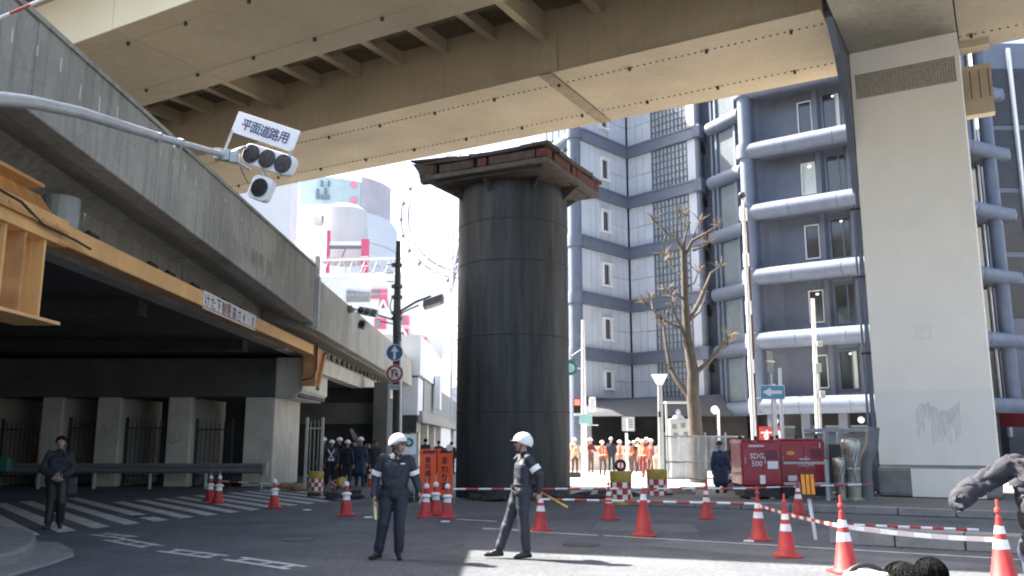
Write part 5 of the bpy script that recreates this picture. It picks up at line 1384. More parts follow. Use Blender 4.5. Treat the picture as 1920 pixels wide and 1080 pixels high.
for k in range(n):
    x0 = a.x+(b.x-a.x)*k/n; MB().box(x0+.012, x0+(b.x-a.x)/n-.012, 49, 49.06, .1, a.z+.02*(k % 2)).build('panel', M['pinkwall'], hw_)
    MB().tube((x0, 49.1, 0), (x0, 49.1, a.z), .03, n=6).build('post', M['galv'], hw_)
MB().box(P(1330, 829, 41).x, P(1400, 829, 41).x, 41, 41.05, .06, 1.55)
# red lettered banner and shop sign
q = P(1447, 816, 36); rs_ = thing('red_banner', 'small red board with white characters above the red machines', 'sign', (q.x, q.y, 0))
MB().box(q.x-.5, q.x+.5, q.y-.03, q.y, q.z-.35, q.z+.35).build('panel', M['red'], rs_)
text('すき', (q.x, q.y-.034, q.z-.02), (1, 0, 0), (0, 0, 1), .5, M['white'], rs_, name='letter', bold=.03)
for sx in (-.4, .4): MB().tube((q.x+sx, q.y+.03, 0), (q.x+sx, q.y+.03, q.z+.3), .03, n=6).build('leg', M['grey_paint'], rs_)
MB().box(P(1880, 780, 48).x, P(1940, 780, 48).x, 47.9, 48, P(1900, 800, 48).z, P(1900, 782, 48).z)
# ================================================================== RED MACHINES
def machine(px0, px1, pyt, pyb, Y, label, right):
    a = P(px0, pyb, Y); b = P(px1, pyt, Y); r = thing('engine_generator', label, 'generator', ((a.x+b.x)/2, Y, .15))
    z0, z1 = .5, b.z; x0, x1 = a.x, b.x
    MB().box(x0, x1, Y, Y+1.1, z0, z1).build('cabinet', M['machine'], r, bevel=.04)
    MB().box(x0+.03, x1-.03, Y+.03, Y+1.05, z1+.002, z1+.05).build('lid', M['machine'], r, bevel=.02)
    for x in (x0+.1, (x0+x1)/2, x1-.1):
        MB().tube((x, Y+.4, z1+.05), (x, Y+.4, z1+.15), .05, n=8).build('cap', M['black'], r)
    MB().box(x0+.05, x1-.05, Y+.02, Y+1.0, .2, z0-.002).build('skid', M['machine_d'], r, bevel=.01)
    for x in (x0+.2, x1-.35): MB().box(x, x+.14, Y-.02, Y+1.0, .15, .2).build('skid_foot', M['duct'], r)
    w = x1-x0
    # doors and louvres
    for k in range(2):
        xa_ = x0+.05+k*(w/2); d_ = MB().box(xa_, xa_+w/2-.07, Y-.018, Y-.001, z0+.1, z1-.12).build('door', M['machine'], r, bevel=.006)
        MB().box(xa_+.04, xa_+.06, Y-.05, Y-.019, (z0+z1)/2, (z0+z1)/2+.18).build('handle', M['galv'], d_)
    for k in range(5): MB().box(x1-.42, x1-.1, Y-.03, Y-.019, z1-.26-k*.05+.0, z1-.235-k*.05).build('louvre', M['machine_d'], r)
    return r, x0, x1, z0, z1
r, x0, x1, z0, z1 = machine(1393, 1462, 828, 935, 23.6, 'dark red generator cabinet with pale lettering, left of the pair', 0)
y = 23.6-.021
MB().box(x0+.2, x0+.62, y-.003, y, z1-.14, z1-.09).build('label_strip', M['pinkwall'], r)
text('SDG', (x0+.42, y-.006, z1-.38), (1, 0, 0), (0, 0, 1), .2, M['pinkwall'], r, name='letter', bold=.02)
text('500', (x0+.42, y-.006, z1-.58), (1, 0, 0), (0, 0, 1), .2, M['pinkwall'], r, name='letter', bold=.02)
MB().box(x0+.7, x0+.98, y-.003, y, z1-.72, z1-.52).build('white_label', M['band'], r)
MB().box(x0+.48, x0+.62, y-.003, y, z0+.05, z0+.28).build('white_label', M['band'], r)
r, x0, x1, z0, z1 = machine(1464, 1546, 826, 926, 24.1, 'dark red generator cabinet with a yellow oval badge, right of the pair', 1)
y = 24.1-.021
g = MB(); n = 20; g.prism([(x0+.32+.11*math.cos(2*math.pi*k/n), y, z1-.34+.06*math.sin(2*math.pi*k/n)) for k in range(n)], (0, -.004, 0)); g.build('oval_badge', M['amber'], r)
MB().box(x0+.55, x0+.85, y-.003, y, z1-.52, z1-.48).build('label_strip', M['pinkwall'], r)
text('755CFM', (x0+.72, y-.006, z1-.66), (1, 0, 0), (0, 0, 1), .13, M['pinkwall'], r, name='letter', bold=.015)
MB().box(x0+.22, x0+.46, y-.003, y, z0+.1, z0+.25).build('white_label', M['band'], r)
MB().tube((x1-.16, y-.02, z1-.2), (x1-.16, y-.02, z1-.06), .012, n=6).build('handle', M['band'], r)
# dark stand with a hand wheel in front of the left cabinet
q = G(1412, 945); vs = thing('hose_stand', 'dark stand with a cross bar in front of the left generator', 'stand', q)
MB().tube(q, q+V((0, 0, 1.25)), .05, n=8).build('post', M['machine_d'], vs)
MB().tube(q+V((-.35, 0, 1.2)), q+V((.4, 0, 1.22)), .025, n=6).build('cross_bar', M['grey_paint'], vs)
MB().ball(q+V((0, 0, 1.25)), .1, 10, 6).build('knob', M['duct'], vs, smooth=True)
MB().lathe([(.2, 0), (.22, .1), (.16, .7), (.1, .8)], 12, q).build('drum_base', M['machine'], vs)
# grey site fence, stainless stacks and duct by the pier
fr = thing('grey_site_frame', 'grey steel barrier frame and panels between the red machines and the white pier', 'barrier', P(1570, 829, 26)-V((0, 0, 1.5)))
a, b = P(1506, 803, 26), P(1648, 803, 26)
MB().box(a.x, b.x, 26, 26.15, a.z-.12, a.z).build('top_rail', M['greyfence'], fr, bevel=.02)
MB().box(a.x+.1, b.x, 26.2, 26.26, .2, a.z-.14).build('back_panel', M['greyfence'], fr)
for px in (1548, 1573): 
    q = P(px, 829, 25.6); MB().box(q.x-.06, q.x+.06, 25.5, 25.62, .15, a.z-.1).build('post', M['greyfence'], fr)
MB().box(P(1556, 829, 25.4).x, P(1574, 829, 25.4).x, 25.3, 25.5, .5, P(1560, 833, 25.4).z).build('dark_panel', M['store_dark'], fr)
for py in (868, 907):
    MB().box(P(1470, py, 23).x, P(1552, py, 23).x, 23, 23.06, P(1500, py, 23).z-.03, P(1500, py, 23).z+.03).build('lower_rail', M['grey_paint'], fr)
MB().box(P(1549, 860, 23).x-.04, P(1549, 860, 23).x+.04, 22.99, 23.07, .15, P(1549, 862, 23).z).build('post', M['grey_paint'], fr)
def stack(px, pyt, w, label):
    q = G(px, 937, .15); r = thing('steel_stack', label, 'exhaust stack', q, 0)
    zt = P(px, pyt, q.y).z
    MB().lathe([(w*1.5, .0), (w*1.5, .05), (w, .06), (w, zt*.66-.15), (w*1.25, zt*.78-.15), (w*1.4, zt*.95-.15), (w*1.2, zt-.15), (0, zt-.1)], 20, q).build('column', M['inox'], r, smooth=True)
    for k in range(3): z = .4+k*.45*zt/2; MB().lathe([(w*1.05, z), (w*1.08, z+.02), (w*1.05, z+.04)], 20, q).build('clamp_band', M['galv'], r)
    for k in range(2): MB().path([q+V((w*.4, -w*1.3, zt*.9-k*.3)), q+V((-w*.3, -w*1.4, zt*.6-k*.3)), q+V((w*.2, -w*1.2, zt*.3-k*.1))], .018, 6).build('hose', M['galv'], r)
    return r
stack(1602, 824, .19, 'taller stainless stack with hoses beside the white pier'); stack(1578, 860, .13, 'shorter stainless stack left of the taller one')
MB().v
q = G(1626, 935, .15); du = thing('flexible_duct', 'bent grey flexible duct between the stainless stack and the white pier', 'duct', q)
MB().path([q+V((0, 0, 0)), q+V((0, 0, .7)), q+V((.03, 0, 1.0)), q+V((.22, 0, 1.4)), q+V((.3, 0, 1.9))], .17, 14).build('hose', M['duct'], du, smooth=True)
for k in range(8): MB().tube(q+V((0, 0, .1+k*.09)), q+V((0, 0, .13+k*.09)), .178, n=14).build('rib', M['duct'], du)
# amber panel on a leaning white post
b = G(1530, 1012); t_ = P(1516, 930, b.y); t2 = P(1512, 885, b.y)
am = thing('amber_panel', 'leaning white post with an amber and black striped panel', 'marker post', b)
MB().path([b, t_], .03, 8).build('post', M['white'], am); up3 = (t2-t_).normalized(); c = (t_+t2)/2; c = P(1514, 908, b.y-.05)
MB().ob(c, (1, 0, 0), up3, .125, .19, .02).build('backing', M['black'], am, bevel=.01)
for k in range(3): MB().ob(c+V((-.08+.08*k, -.025, 0)), (1, 0, 0), up3, .03, .17, .006).build('amber_strip', M['amber'], am)
MB().ob(c-up3*.21, (1, 0, 0), up3, .10, .03, .04).build('clamp', M['bolt'], am)
# motor scooter partly hidden beside the machine
q = G(1376, 930); sc2 = thing('motor_scooter', 'dark motor scooter parked left of the red machines behind the navy clad man', 'scooter', q)
for dx in (-.1, .5):
    g = MB()
    for k in range(16):
        a0, a1 = 2*math.pi*k/16, 2*math.pi*(k+1)/16; cc_ = q+V((dx, .4*dx, .26)); d1_, d2_ = V((math.cos(a0)*.9, math.cos(a0)*.4, math.sin(a0)))*.2, V((math.cos(a1)*.9, math.cos(a1)*.4, math.sin(a1)))*.2
        g.tube(cc_+d1_, cc_+d2_, .06, n=6, caps=False)
    w_ = g.build('wheel', M['black'], sc2); MB().tube(q+V((dx, .4*dx-.04, .26)), q+V((dx, .4*dx+.04, .26)), .13, n=12).build('rim', M['galv'], w_)
MB().ob(q+V((.25, .1, .55)), (.9, .4, 0), (0, 0, 1), .38, .16, .14).build('body', M['panel'], sc2, bevel=.06)
MB().ob(q+V((.3, .12, .78)), (.9, .4, 0), (0, 0, 1), .32, .06, .13).build('seat', M['black'], sc2, bevel=.04)
MB().path([q+V((-.1, -.04, .3)), q+V((-.02, 0, .95)), q+V((-.05, 0, 1.05))], .05, 8).build('fork', M['galv'], sc2)
MB().tube(q+V((-.05, -.28, 1.05)), q+V((-.05, .28, 1.05)), .022, n=6).build('handlebar', M['black'], sc2)
MB().ball(q+V((-.12, -.02, .95)), .1, 10, 7).build('headlight', M['galv'], sc2, smooth=True)
# litter on the road
for k, (px, py, lab) in enumerate(((690, 971, 'scrap of white paper on the road beside the standing officer'), (834, 979, 'white scrap on the road below the three lamp cones'), (1402, 1016, 'white scrap on the lane line at the tape cone'), (575, 957, 'white crumb on the road beside the lone lamp cone'))):
    p = G(px, py); g = MB(); g.prism([p+V((-.09, -.05, .004)), p+V((.08, -.07, .004)), p+V((.1, .06, .004)), p+V((-.05, .08, .004))], (.01, 0, .02)); tag(g.build('paper_scrap', M['band']), lab, 'litter')
p = P(1075, 895, 36); MB
g = MB(); p = G(1079, 898); g.box(p.x-.3, p.x+.3, p.y, p.y+.3, .06, .3); tag(g.build('dark_box', M['black'], bevel=.04), 'dark box lying on the bright pavement right of the shaft', 'box')
# red light glimpsed in the dark passage at the far left
q = P(77, 765, 45); rl = thing('lit_red_sign', 'small lit red sign glimpsed between the far left columns', 'lamp', q)
MB().box(q.x-.25, q.x+.25, 45, 45.1, q.z-.5, q.z+.5).build('panel', M['lit_red'], rl)
q = P(76, 790, 45); MB().box(q.x-.3, q.x+.3, 45, 45.1, q.z-.07, q.z+.07).build('white_strip', M['lit_lamp'], rl)
q = P(4, 868, 30); tag(MB().box(q.x-.3, q.x+.2, 30, 30.3, q.z-.3, q.z+.2).build('green_box', M['green'], bevel=.05), 'dim green box at the far left edge behind the dark clad man', 'box')
# ================================================================== PEOPLE
MC = {}
def cm(name, col, rough=.75, **k):
    if name not in M: M[name] = mat(name, col, rough, .12, 9, .25, 90, **k)
    return name
cm('navy', (.020, .024, .037), .6); cm('navy_dark', (.014, .017, .026)); cm('skin', (.46, .27, .19), .5); cm('shoe', (.012, .012, .013), .4); cm('hair', (.005, .0045, .0045), .8, spec=.12); cm('hair_grey', (.012, .0115, .011), .8, spec=.12)
cm('vest_orange', (.62, .13, .04)); cm('beige_wear', (.48, .36, .24)); cm('darkred_wear', (.17, .03, .03)); cm('brown_trousers', (.10, .06, .045)); cm('grey_jacket', (.05, .05, .058), .9, spec=.15); cm('dark_jacket', (.035, .035, .04)); cm('jeans', (.03, .04, .07)); cm('coat_blue', (.025, .045, .085)); cm('glove_white', (.7, .7, .68)); cm('skin_shaded', (.32, .2, .15))  # last skin tone is a darker copy with the viaduct's shade painted in
def capsule(bm_v, bm_f, a, b, ra, rb, n=12, m=4):
    a = V(a); b = V(b); d = b-a; L_ = d.length
    d = d.normalized() if L_ > 1e-6 else V((0, 0, 1))
    u = d.orthogonal().normalized(); w = d.cross(u); o = len(bm_v); rings = []
    for k in range(m+1): ph = math.pi/2*k/m; rings.append((a-d*ra*math.cos(ph), ra*math.sin(ph)))
    for k in range(m+1): ph = math.pi/2*k/m; rings.append((b+d*rb*math.sin(ph), rb*math.cos(ph)))
    for c, r in rings:
        r = max(r, 1e-4)
        for i in range(n):
            t = 2*math.pi*i/n; bm_v.append(c+u*math.cos(t)*r+w*math.sin(t)*r)
    K = len(rings)
    for k in range(K-1):
        for i in range(n):
            j = (i+1) % n; bm_f.append((o+k*n+i, o+k*n+j, o+(k+1)*n+j, o+(k+1)*n+i))
    bm_f.append(tuple(o+i for i in reversed(range(n)))); bm_f.append(tuple(o+(K-1)*n+i for i in range(n)))
def hand(pr, w, d, n, s, curl=.5, sc=1.0, zone='skin'):
    """palm and five fingers: w wrist, d along the fingers, n palm side, s towards the thumb"""
    w = V(w); d = V(d).normalized(); n = V(n).normalized(); s = V(s).normalized()
    for k in range(4):
        o = s*(.030-.020*k)*sc; kn = w+d*.088*sc*(1-.03*abs(k-1))+o
        pr.append((w+o*.6+d*.01, kn, .015*sc, .0135*sc, zone))
        L_ = (.036, .041, .038, .029)[k]*sc; dd = d; p = kn
        for j in range(3):
            ang = curl*(.55+.35*j); dd = (dd*math.cos(ang)+n*math.sin(ang)).normalized(); n2 = (n-dd*n.dot(dd))
            q = p+dd*L_*(1, .75, .6)[j]; pr.append((p, q, .0105*sc, .009*sc, zone)); p = q
    t0 = w+s*.028*sc+d*.02*sc; t1 = t0+(s*.75+d*.5+n*.35).normalized()*.045*sc; t2 = t1+(d*.8+n*.5+s*.1).normalized()*.035*sc
    pr.append((t0, t1, .014*sc, .012*sc, zone)); pr.append((t1, t2, .0115*sc, .009*sc, zone))
def body(root, pr, mats, voxel, fold=.006, name='body', smooth_it=4, seed=0, ridge=False):
    vs, fs = [], []
    for a, b, ra, rb, z in pr: capsule(vs, fs, a, b, ra, rb)
    me = bpy.data.meshes.new('raw'); me.from_pydata([tuple(v) for v in vs], [], fs)
    o = bpy.data.objects.new('raw', me); COL.objects.link(o)
    rm = o.modifiers.new('r', 'REMESH'); rm.mode = 'VOXEL'; rm.voxel_size = voxel
    sm = o.modifiers.new('s', 'SMOOTH'); sm.iterations = smooth_it; sm.factor = .5
    bpy.context.view_layer.update()
    out = bpy.data.meshes.new_from_object(o.evaluated_get(bpy.context.evaluated_depsgraph_get()))
    bpy.data.objects.remove(o); bpy.data.meshes.remove(me)
    out.name = name
    nv = len(out.vertices); co = np.empty(nv*3); out.vertices.foreach_get('co', co); co = co.reshape(-1, 3)
    zones = sorted({p[4] for p in pr}); zi = {z: i for i, z in enumerate(zones)}
    best = np.full(nv, 1e9); bz = np.zeros(nv, int)
    for a, b, ra, rb, z in pr:
        a = np.array(a); b = np.array(b); d = b-a; L2 = max(d@d, 1e-9); t = np.clip(((co-a)@d)/L2, 0, 1)
        dist = np.linalg.norm(co-(a+t[:, None]*d), axis=1)-(ra+(rb-ra)*t)
        k = dist < best; best[k] = dist[k]; bz[k] = zi[z]
    soft = np.array([z not in ('skin', 'skin_shaded', 'shoe', 'glove_white', 'hair', 'hair_grey') for z in zones])[bz]
    if fold:
        no = np.empty(nv*3); out.vertices.foreach_get('normal', no); no = no.reshape(-1, 3)
        for i in np.nonzero(soft)[0]:
            x, y, z = co[i]
            n1 = noise.noise(V((x*3.5+z*2.5+seed*2, y*5-x*3, z*6+x*2))); n2 = noise.noise(V((x*7-z*4+seed, y*8, z*10+x*5)))
            q = .8*n1-max(0, 1-abs(n1)*7)-.7*max(0, 1-abs(n2)*8) if ridge else 1.2*n1-.5*max(0, 1-abs(n1)*3)+.4*n2
            co[i] += no[i]*fold*q
        out.vertices.foreach_set('co', co.ravel())
    out.materials.clear()
    for z in zones: out.materials.append(M[mats.get(z, z)])
    npoly = len(out.polygons); ls = np.empty(npoly, int); out.polygons.foreach_get('loop_start', ls)
    lv = np.empty(len(out.loops), int); out.loops.foreach_get('vertex_index', lv)
    out.polygons.foreach_set('material_index', bz[lv[ls]].astype(int)); out.polygons.foreach_set('use_smooth', [True]*npoly); out.update()
    return link(out, name, root)
DEF = dict(hipL=(.095, 0, .93), hipR=(-.095, 0, .93), kneeL=(.11, -.02, .50), kneeR=(-.11, -.02, .50), ankL=(.12, .02, .09), ankR=(-.12, .02, .09), toeL=(.15, -.15, .04), toeR=(-.15, -.15, .04),
           waist=(0, .0, 1.02), chest=(0, .01, 1.28), shL=(.18, .01, 1.42), shR=(-.18, .01, 1.42), elL=(.25, .03, 1.14), elR=(-.25, .03, 1.14), wrL=(.26, -.03, .90), wrR=(-.26, -.03, .90), neck=(0, .01, 1.49), head=(0, -.01, 1.63), yaw=0.0, nod=0.0)
def person(name_, label, loc, rz, pose=None, top='navy', legs='navy', voxel=.02, bulk=1.0, helmet=None, hair='hair', detail=False, group=None, scale=1.0, hands='skin', handdirs=None, curl=.7, skirt=0, fold=.007, mask=False, faceskin='skin', seed=0, collar=None):
    p = dict(DEF); p.update(pose or {}); p = {k: (V(v) if isinstance(v, tuple) else v) for k, v in p.items()}
    root = thing('person', label, 'person', loc, rz, group); root.scale = (scale,)*3
    pr = []; B = bulk
    for s in 'LR':
        hp, kn, an, to = p['hip'+s], p['knee'+s], p['ank'+s], p['toe'+s]
        pr += [(hp, kn, .092*B, .066*B, legs), (kn, an+(kn-an)*.12, .066*B, .056*B, legs), (an, an+(kn-an)*.1, .05, .05, legs)]
        heel = an+(an-to).normalized()*.045; heel.z = an.z-.04
        pr += [(heel, an, .036, .045, 'shoe'), (V((an.x, an.y, an.z-.035)), to, .042, .034, 'shoe'), (an+V((0, 0, .0)), (an+to)/2, .04, .035, 'shoe')]
        sh, el, wr = p['sh'+s], p['el'+s], p['wr'+s]
        pr += [(sh, el, .055*B, .052*B, top), (el, wr, .054*B, .042*B, top)]
    w, ch, hl, hr = p['waist'], p['chest'], p['hipL'], p['hipR']
    wx = (p['shL']-p['shR']).normalized(); 
    pr += [(hl, hr, .10*B, .10*B, legs), ((hl+hr)/2, w, .115*B, .12*B, legs)]
    for o in (-.07, 0, .07): pr += [(w+wx*o*.9, ch+wx*o*1.2, .098*B, .105*B, top)]
    pr += [(w+wx*.07-V((0, 0, .05)), w-wx*.07-V((0, 0, .05)), .108*B, .108*B, top), (ch+wx*.1, p['shL']-wx*.03, .085*B, .05*B, top), (ch-wx*.1, p['shR']+wx*.03, .085*B, .05*B, top), (p['shL'], p['shR'], .052, .052, top), ((p['shL']+p['shR'])/2, p['neck'], .075, .06, top)]
    if skirt:
        m_ = (hl+hr)/2
        for o in (-.09, 0, .09): pr.append((m_+wx*o, m_+wx*o*1.2-V((0, 0, skirt)), .12*B, .13*B, top))
    h = p['head']; Rm = Matrix.Rotation(p['yaw'], 3, 'Z')@Matrix.Rotation(p['nod'], 3, 'X'); T = lambda x, y, z: h+Rm@V((x, y, z))
    fs_ = faceskin
    pr += [(p['neck']-V((0, 0, .03)), h+V((0, .015, -.06)), .056, .054, fs_), (T(0, -.02, .03), T(0, .03, .03), .078, .082, fs_), (T(0, -.03, -.02), T(0, -.035, -.065), .062, .042, fs_), (T(0, -.06, -.085), T(0, -.062, -.09), .022, .02, fs_)]
    for sx in (-1, 1): pr += [(T(sx*.03, -.055, -.02), T(sx*.028, -.055, -.04), .036, .03, fs_), (T(sx*.078, .005, -.0), T(sx*.08, .01, -.03), .014, .011, fs_)]
    pr += [(T(0, -.092, .012), T(0, -.108, -.02), .011, .015, fs_), (T(-.02, -.088, -.055), T(.02, -.088, -.055), .010, .010, fs_), (T(-.03, -.085, .035), T(.03, -.085, .035), .014, .014, fs_)]
    hd = handdirs or {}
    for s, sg_ in (('L', 1), ('R', -1)):
        el, wr = p['el'+s], p['wr'+s]; d = (wr-el).normalized(); n, th = hd.get(s, (V((-sg_, 0, 0)), V((0, -1, 0))))
        if s+'d' in hd: d = V(hd[s+'d'])
        n = V(n); n = (n-d*n.dot(d)).normalized(); th = V(th); th = (th-d*th.dot(d)-n*th.dot(n)).normalized()
        hand(pr, wr+d*.02, d, n, th, curl, 1.0 if voxel < .012 else 1.25, hands)
    body(root, pr, {}, voxel, fold, 'body', 3 if voxel < .012 else 2, seed, top == 'grey_jacket')
    # hair or helmet
    def dome(name, m, rx, ry, rz_, cz, front, back, off=0.0, lump=0, smooth=True):
        g = MB(); n, k_ = (56, 18) if lump else (28, 9); o = 0
        rows = []
        for j in range(k_+1):
            row = []
            for i in range(n):
                az = 2*math.pi*i/n; f = (1-math.cos(az))/2     # az 0 = front (-y)
                lim = front+(back-front)*f
                ph = lim*j/k_; 
                rr = 1+lump*(.4*noise.noise(V((math.cos(az)*3, math.sin(az)*3, ph*3+seed)))+.35*noise.noise(V((math.cos(az)*11, math.sin(az)*11, ph*9+seed))))
                row.append(T(rx*math.sin(ph)*math.sin(az)*rr, off-ry*math.sin(ph)*math.cos(az)*rr, cz+rz_*math.cos(ph)*rr))
            rows.append(row)
        for j in range(k_):
            for i in range(n):
                i2 = (i+1) % n; g.face([rows[j][i], rows[j][i2], rows[j+1][i2], rows[j+1][i]])
        o = g.build(name, M[m], root, smooth=smooth, world=False)
        so = o.modifiers.new('thick', 'SOLIDIFY'); so.thickness = .012; so.offset = -1
        return o
    if hair and not (helmet and not detail): dome('hair', hair, .092, .108, .105, .03, R(68), R(128), .012, .1)
    if helmet:
        hm, kind = helmet
        if kind == 'full':
            o = dome('helmet', hm, .124, .150, .142, .025, R(84), R(124), .022)
            g = MB(); pts = [T(.112*math.sin(a), -.035-.10*math.cos(a), .045) for a in [R(x) for x in range(-70, 71, 14)]]; pts2 = [T(.108*math.sin(a), -.04-.132*math.cos(a), .032) for a in [R(x) for x in range(-70, 71, 14)]]
            for k in range(len(pts)-1): g.face([pts[k], pts[k+1], pts2[k+1], pts2[k]])
            b_ = g.build('peak', M['black'], o, world=False); so = b_.modifiers.new('thick', 'SOLIDIFY'); so.thickness = .008
            for sx in (-1, 1):
                MB().path([T(sx*.10, .0, .01), T(sx*.088, -.02, -.06), T(sx*.03, -.05, -.112)], .007, 5).build('chin_strap', M['black'], root, world=False)
        else:
            o = dome('helmet', hm, .118, .138, .13, .045, R(86), R(92), .008)
            MB().ob(T(0, -.15, .045), Rm@V((1, 0, 0)), Rm@V((0, 1, 0)), .07, .03, .005).build('peak', M[hm], o, world=False)
    if mask: MB().ball(T(0, -.072, -.055), .05, 12, 8, (1.0, .7, .9)).build('mask', M['glove_white'], root, smooth=True, world=False)
    if detail:
        for sx in (-1, 1): MB().ball(T(sx*.031, -.088, .008), .010, 8, 6).build('eye', M['black'], root, smooth=True, world=False); MB().tube(T(sx*.02, -.100, .028), T(sx*.045, -.093, .03), .004, n=5).build('eyebrow', M['hair'], root, world=False)
        MB().tube(T(-.02, -.098, -.058), T(.02, -.098, -.058), .003, n=5).build('lips', M['redink'], root, world=False)
    root['_T'] = 0
    del root['_T']
    return root, p, T
def sleeve_band(root, a, b, t0, t1, r, m='band', name='armband'):
    a, b = V(a), V(b); MB().tube(a+(b-a)*t0, a+(b-a)*t1, r, r*.97, n=18, caps=False).build(name, M[m], root, smooth=True, world=False)
# ---- the two officers in the road
o1, p, T = person('p', 'officer in navy uniform, white helmet and glasses standing with feet apart', G(736, 1049), R(6), dict(
    ankL=(.085, .0, .09), ankR=(-.21, .03, .09), toeL=(.10, -.16, .04), toeR=(-.31, -.10, .04), kneeL=(.085, -.03, .50), kneeR=(-.14, -.02, .50), hipL=(.10, 0, .93), hipR=(-.09, 0, .93),
    waist=(.01, 0, 1.03), chest=(.02, .01, 1.27), shL=(.215, .0, 1.40), shR=(-.18, .01, 1.42), elL=(.30, .03, 1.15), elR=(-.27, .04, 1.15), wrL=(.36, -.06, .95), wrR=(-.28, -.04, .91), neck=(.02, 0, 1.48), head=(.055, -.01, 1.615), yaw=R(48)),
    voxel=.0085, bulk=1.3, helmet=('white', 'full'), detail=True, fold=.007, seed=1)
sleeve_band(o1, p['shL'], p['elL'], .62, .86, .084); sleeve_band(o1, p['shR'], p['elR'], .66, .9, .083)
for sx in (-1, 1):
    g = MB(); n = 14
    for k in range(n):
        a0, a1 = 2*math.pi*k/n, 2*math.pi*(k+1)/n
        g.tube(T(sx*.034+.024*math.cos(a0), -.105, .006+.017*math.sin(a0)), T(sx*.034+.024*math.cos(a1), -.105, .006+.017*math.sin(a1)), .003, n=4, caps=False)
    g.tube(T(sx*.058, -.105, .01), T(sx*.085, .0, .01), .003, n=4); g.build('glasses', M['black'], o1, world=False)
MB().path([V((.0, -.150, 1.40)), V((.012, -.172, 1.2)), V((.01, -.168, 1.0))], .004, 4).build('zip', M['black'], o1, world=False)
for k in range(4): MB().tube((.022, -.15-.005*k, 1.36-.085*k), (.022, -.176-.003*k, 1.36-.085*k), .009, n=8).build('button', M['black'], o1, world=False)
MB().ob((.12, -.160, 1.345), (1, .1, 0), (0, 0, 1), .032, .009, .006).build('name_tag', M['white'], o1, world=False)
g = MB()
for sx in (-1, 1): g.prism([(.02+sx*.012, -.085, 1.465), (.02+sx*.085, -.055, 1.485), (.02+sx*.075, -.125, 1.41), (.02+sx*.02, -.135, 1.40)], (0, -.012, .004))
g.build('collar', M['navy'], o1, world=False, bevel=.004)
MB().tube((.0, 0, 1.0), (.0, 0, 1.045), .2, n=28, caps=False).build('belt', M['black'], o1, smooth=True, world=False)
MB().path([(-.27, -.05, .80), (-.265, -.06, .74), (-.25, -.075, .56)], [.02, .024, .018], 10).build('light_wand', M['amber'], o1, smooth=True, world=False).data.materials[0] = mat('wand_yellow', (.75, .72, .35), .3)
MB().ob((.165, -.02, .98), (1, 0, 0), (0, 0, 1), .03, .06, .03).build('radio_pouch', M['black'], o1, world=False, bevel=.008)
o2, p, T = person('p', 'officer in navy uniform and white helmet walking left with a stick behind his back', G(976, 1047), R(-82), dict(
    hipL=(.085, .02, .94), hipR=(-.085, -.01, .94), kneeL=(.09, .03, .51), kneeR=(-.08, -.16, .53), ankL=(.09, .08, .09), ankR=(-.07, -.31, .10), toeL=(.11, -.09, .04), toeR=(-.08, -.49, .055),
    waist=(0, .05, 1.04), chest=(0, .055, 1.28), shL=(.18, .09, 1.42), shR=(-.18, .05, 1.42), elL=(.255, .24, 1.18), elR=(-.24, .14, 1.14), wrL=(.15, .25, .96), wrR=(-.15, .24, .95), neck=(0, .05, 1.49), head=(0, .02, 1.63), yaw=R(-6)),
    voxel=.0085, bulk=1.26, helmet=('white', 'full'), detail=True, fold=.008, mask=False, seed=2, curl=.9, handdirs={'L': (V((-.8, -.2, 0)), V((0, 0, 1)))})
sleeve_band(o2, p['shL'], p['elL'], .5, .76, .082); sleeve_band(o2, p['shR'], p['elR'], .55, .8, .082)
g = MB(); a = V((.08, .20, .99)); b = V((.2, .66, .72)); n = 5
for k in range(n): g.mi = 0 if k % 4 == 1 else 1; g.tube(a+(b-a)*k/n, a+(b-a)*(k+1)/n, .014, n=8)
g.build('stick', [M['redfade'], M['drum_y']], o2, world=False)
MB().tube((0, .05, 1.0), (0, .05, 1.045), .195, n=28, caps=False).build('belt', M['black'], o2, smooth=True, world=False)
g = MB()
for sx in (-1, 1): g.prism([(sx*.012, -.04, 1.465), (sx*.085, -.01, 1.485), (sx*.075, -.085, 1.41), (sx*.02, -.095, 1.40)], (0, -.012, .004))
g.build('collar', M['navy'], o2, world=False, bevel=.004)
for z in (.24, .33): MB().tube((-.075, -.265+(.33-z)*-.4, z), (-.075, -.255+(.33-z)*-.4, z+.025), .072, n=14, caps=False)
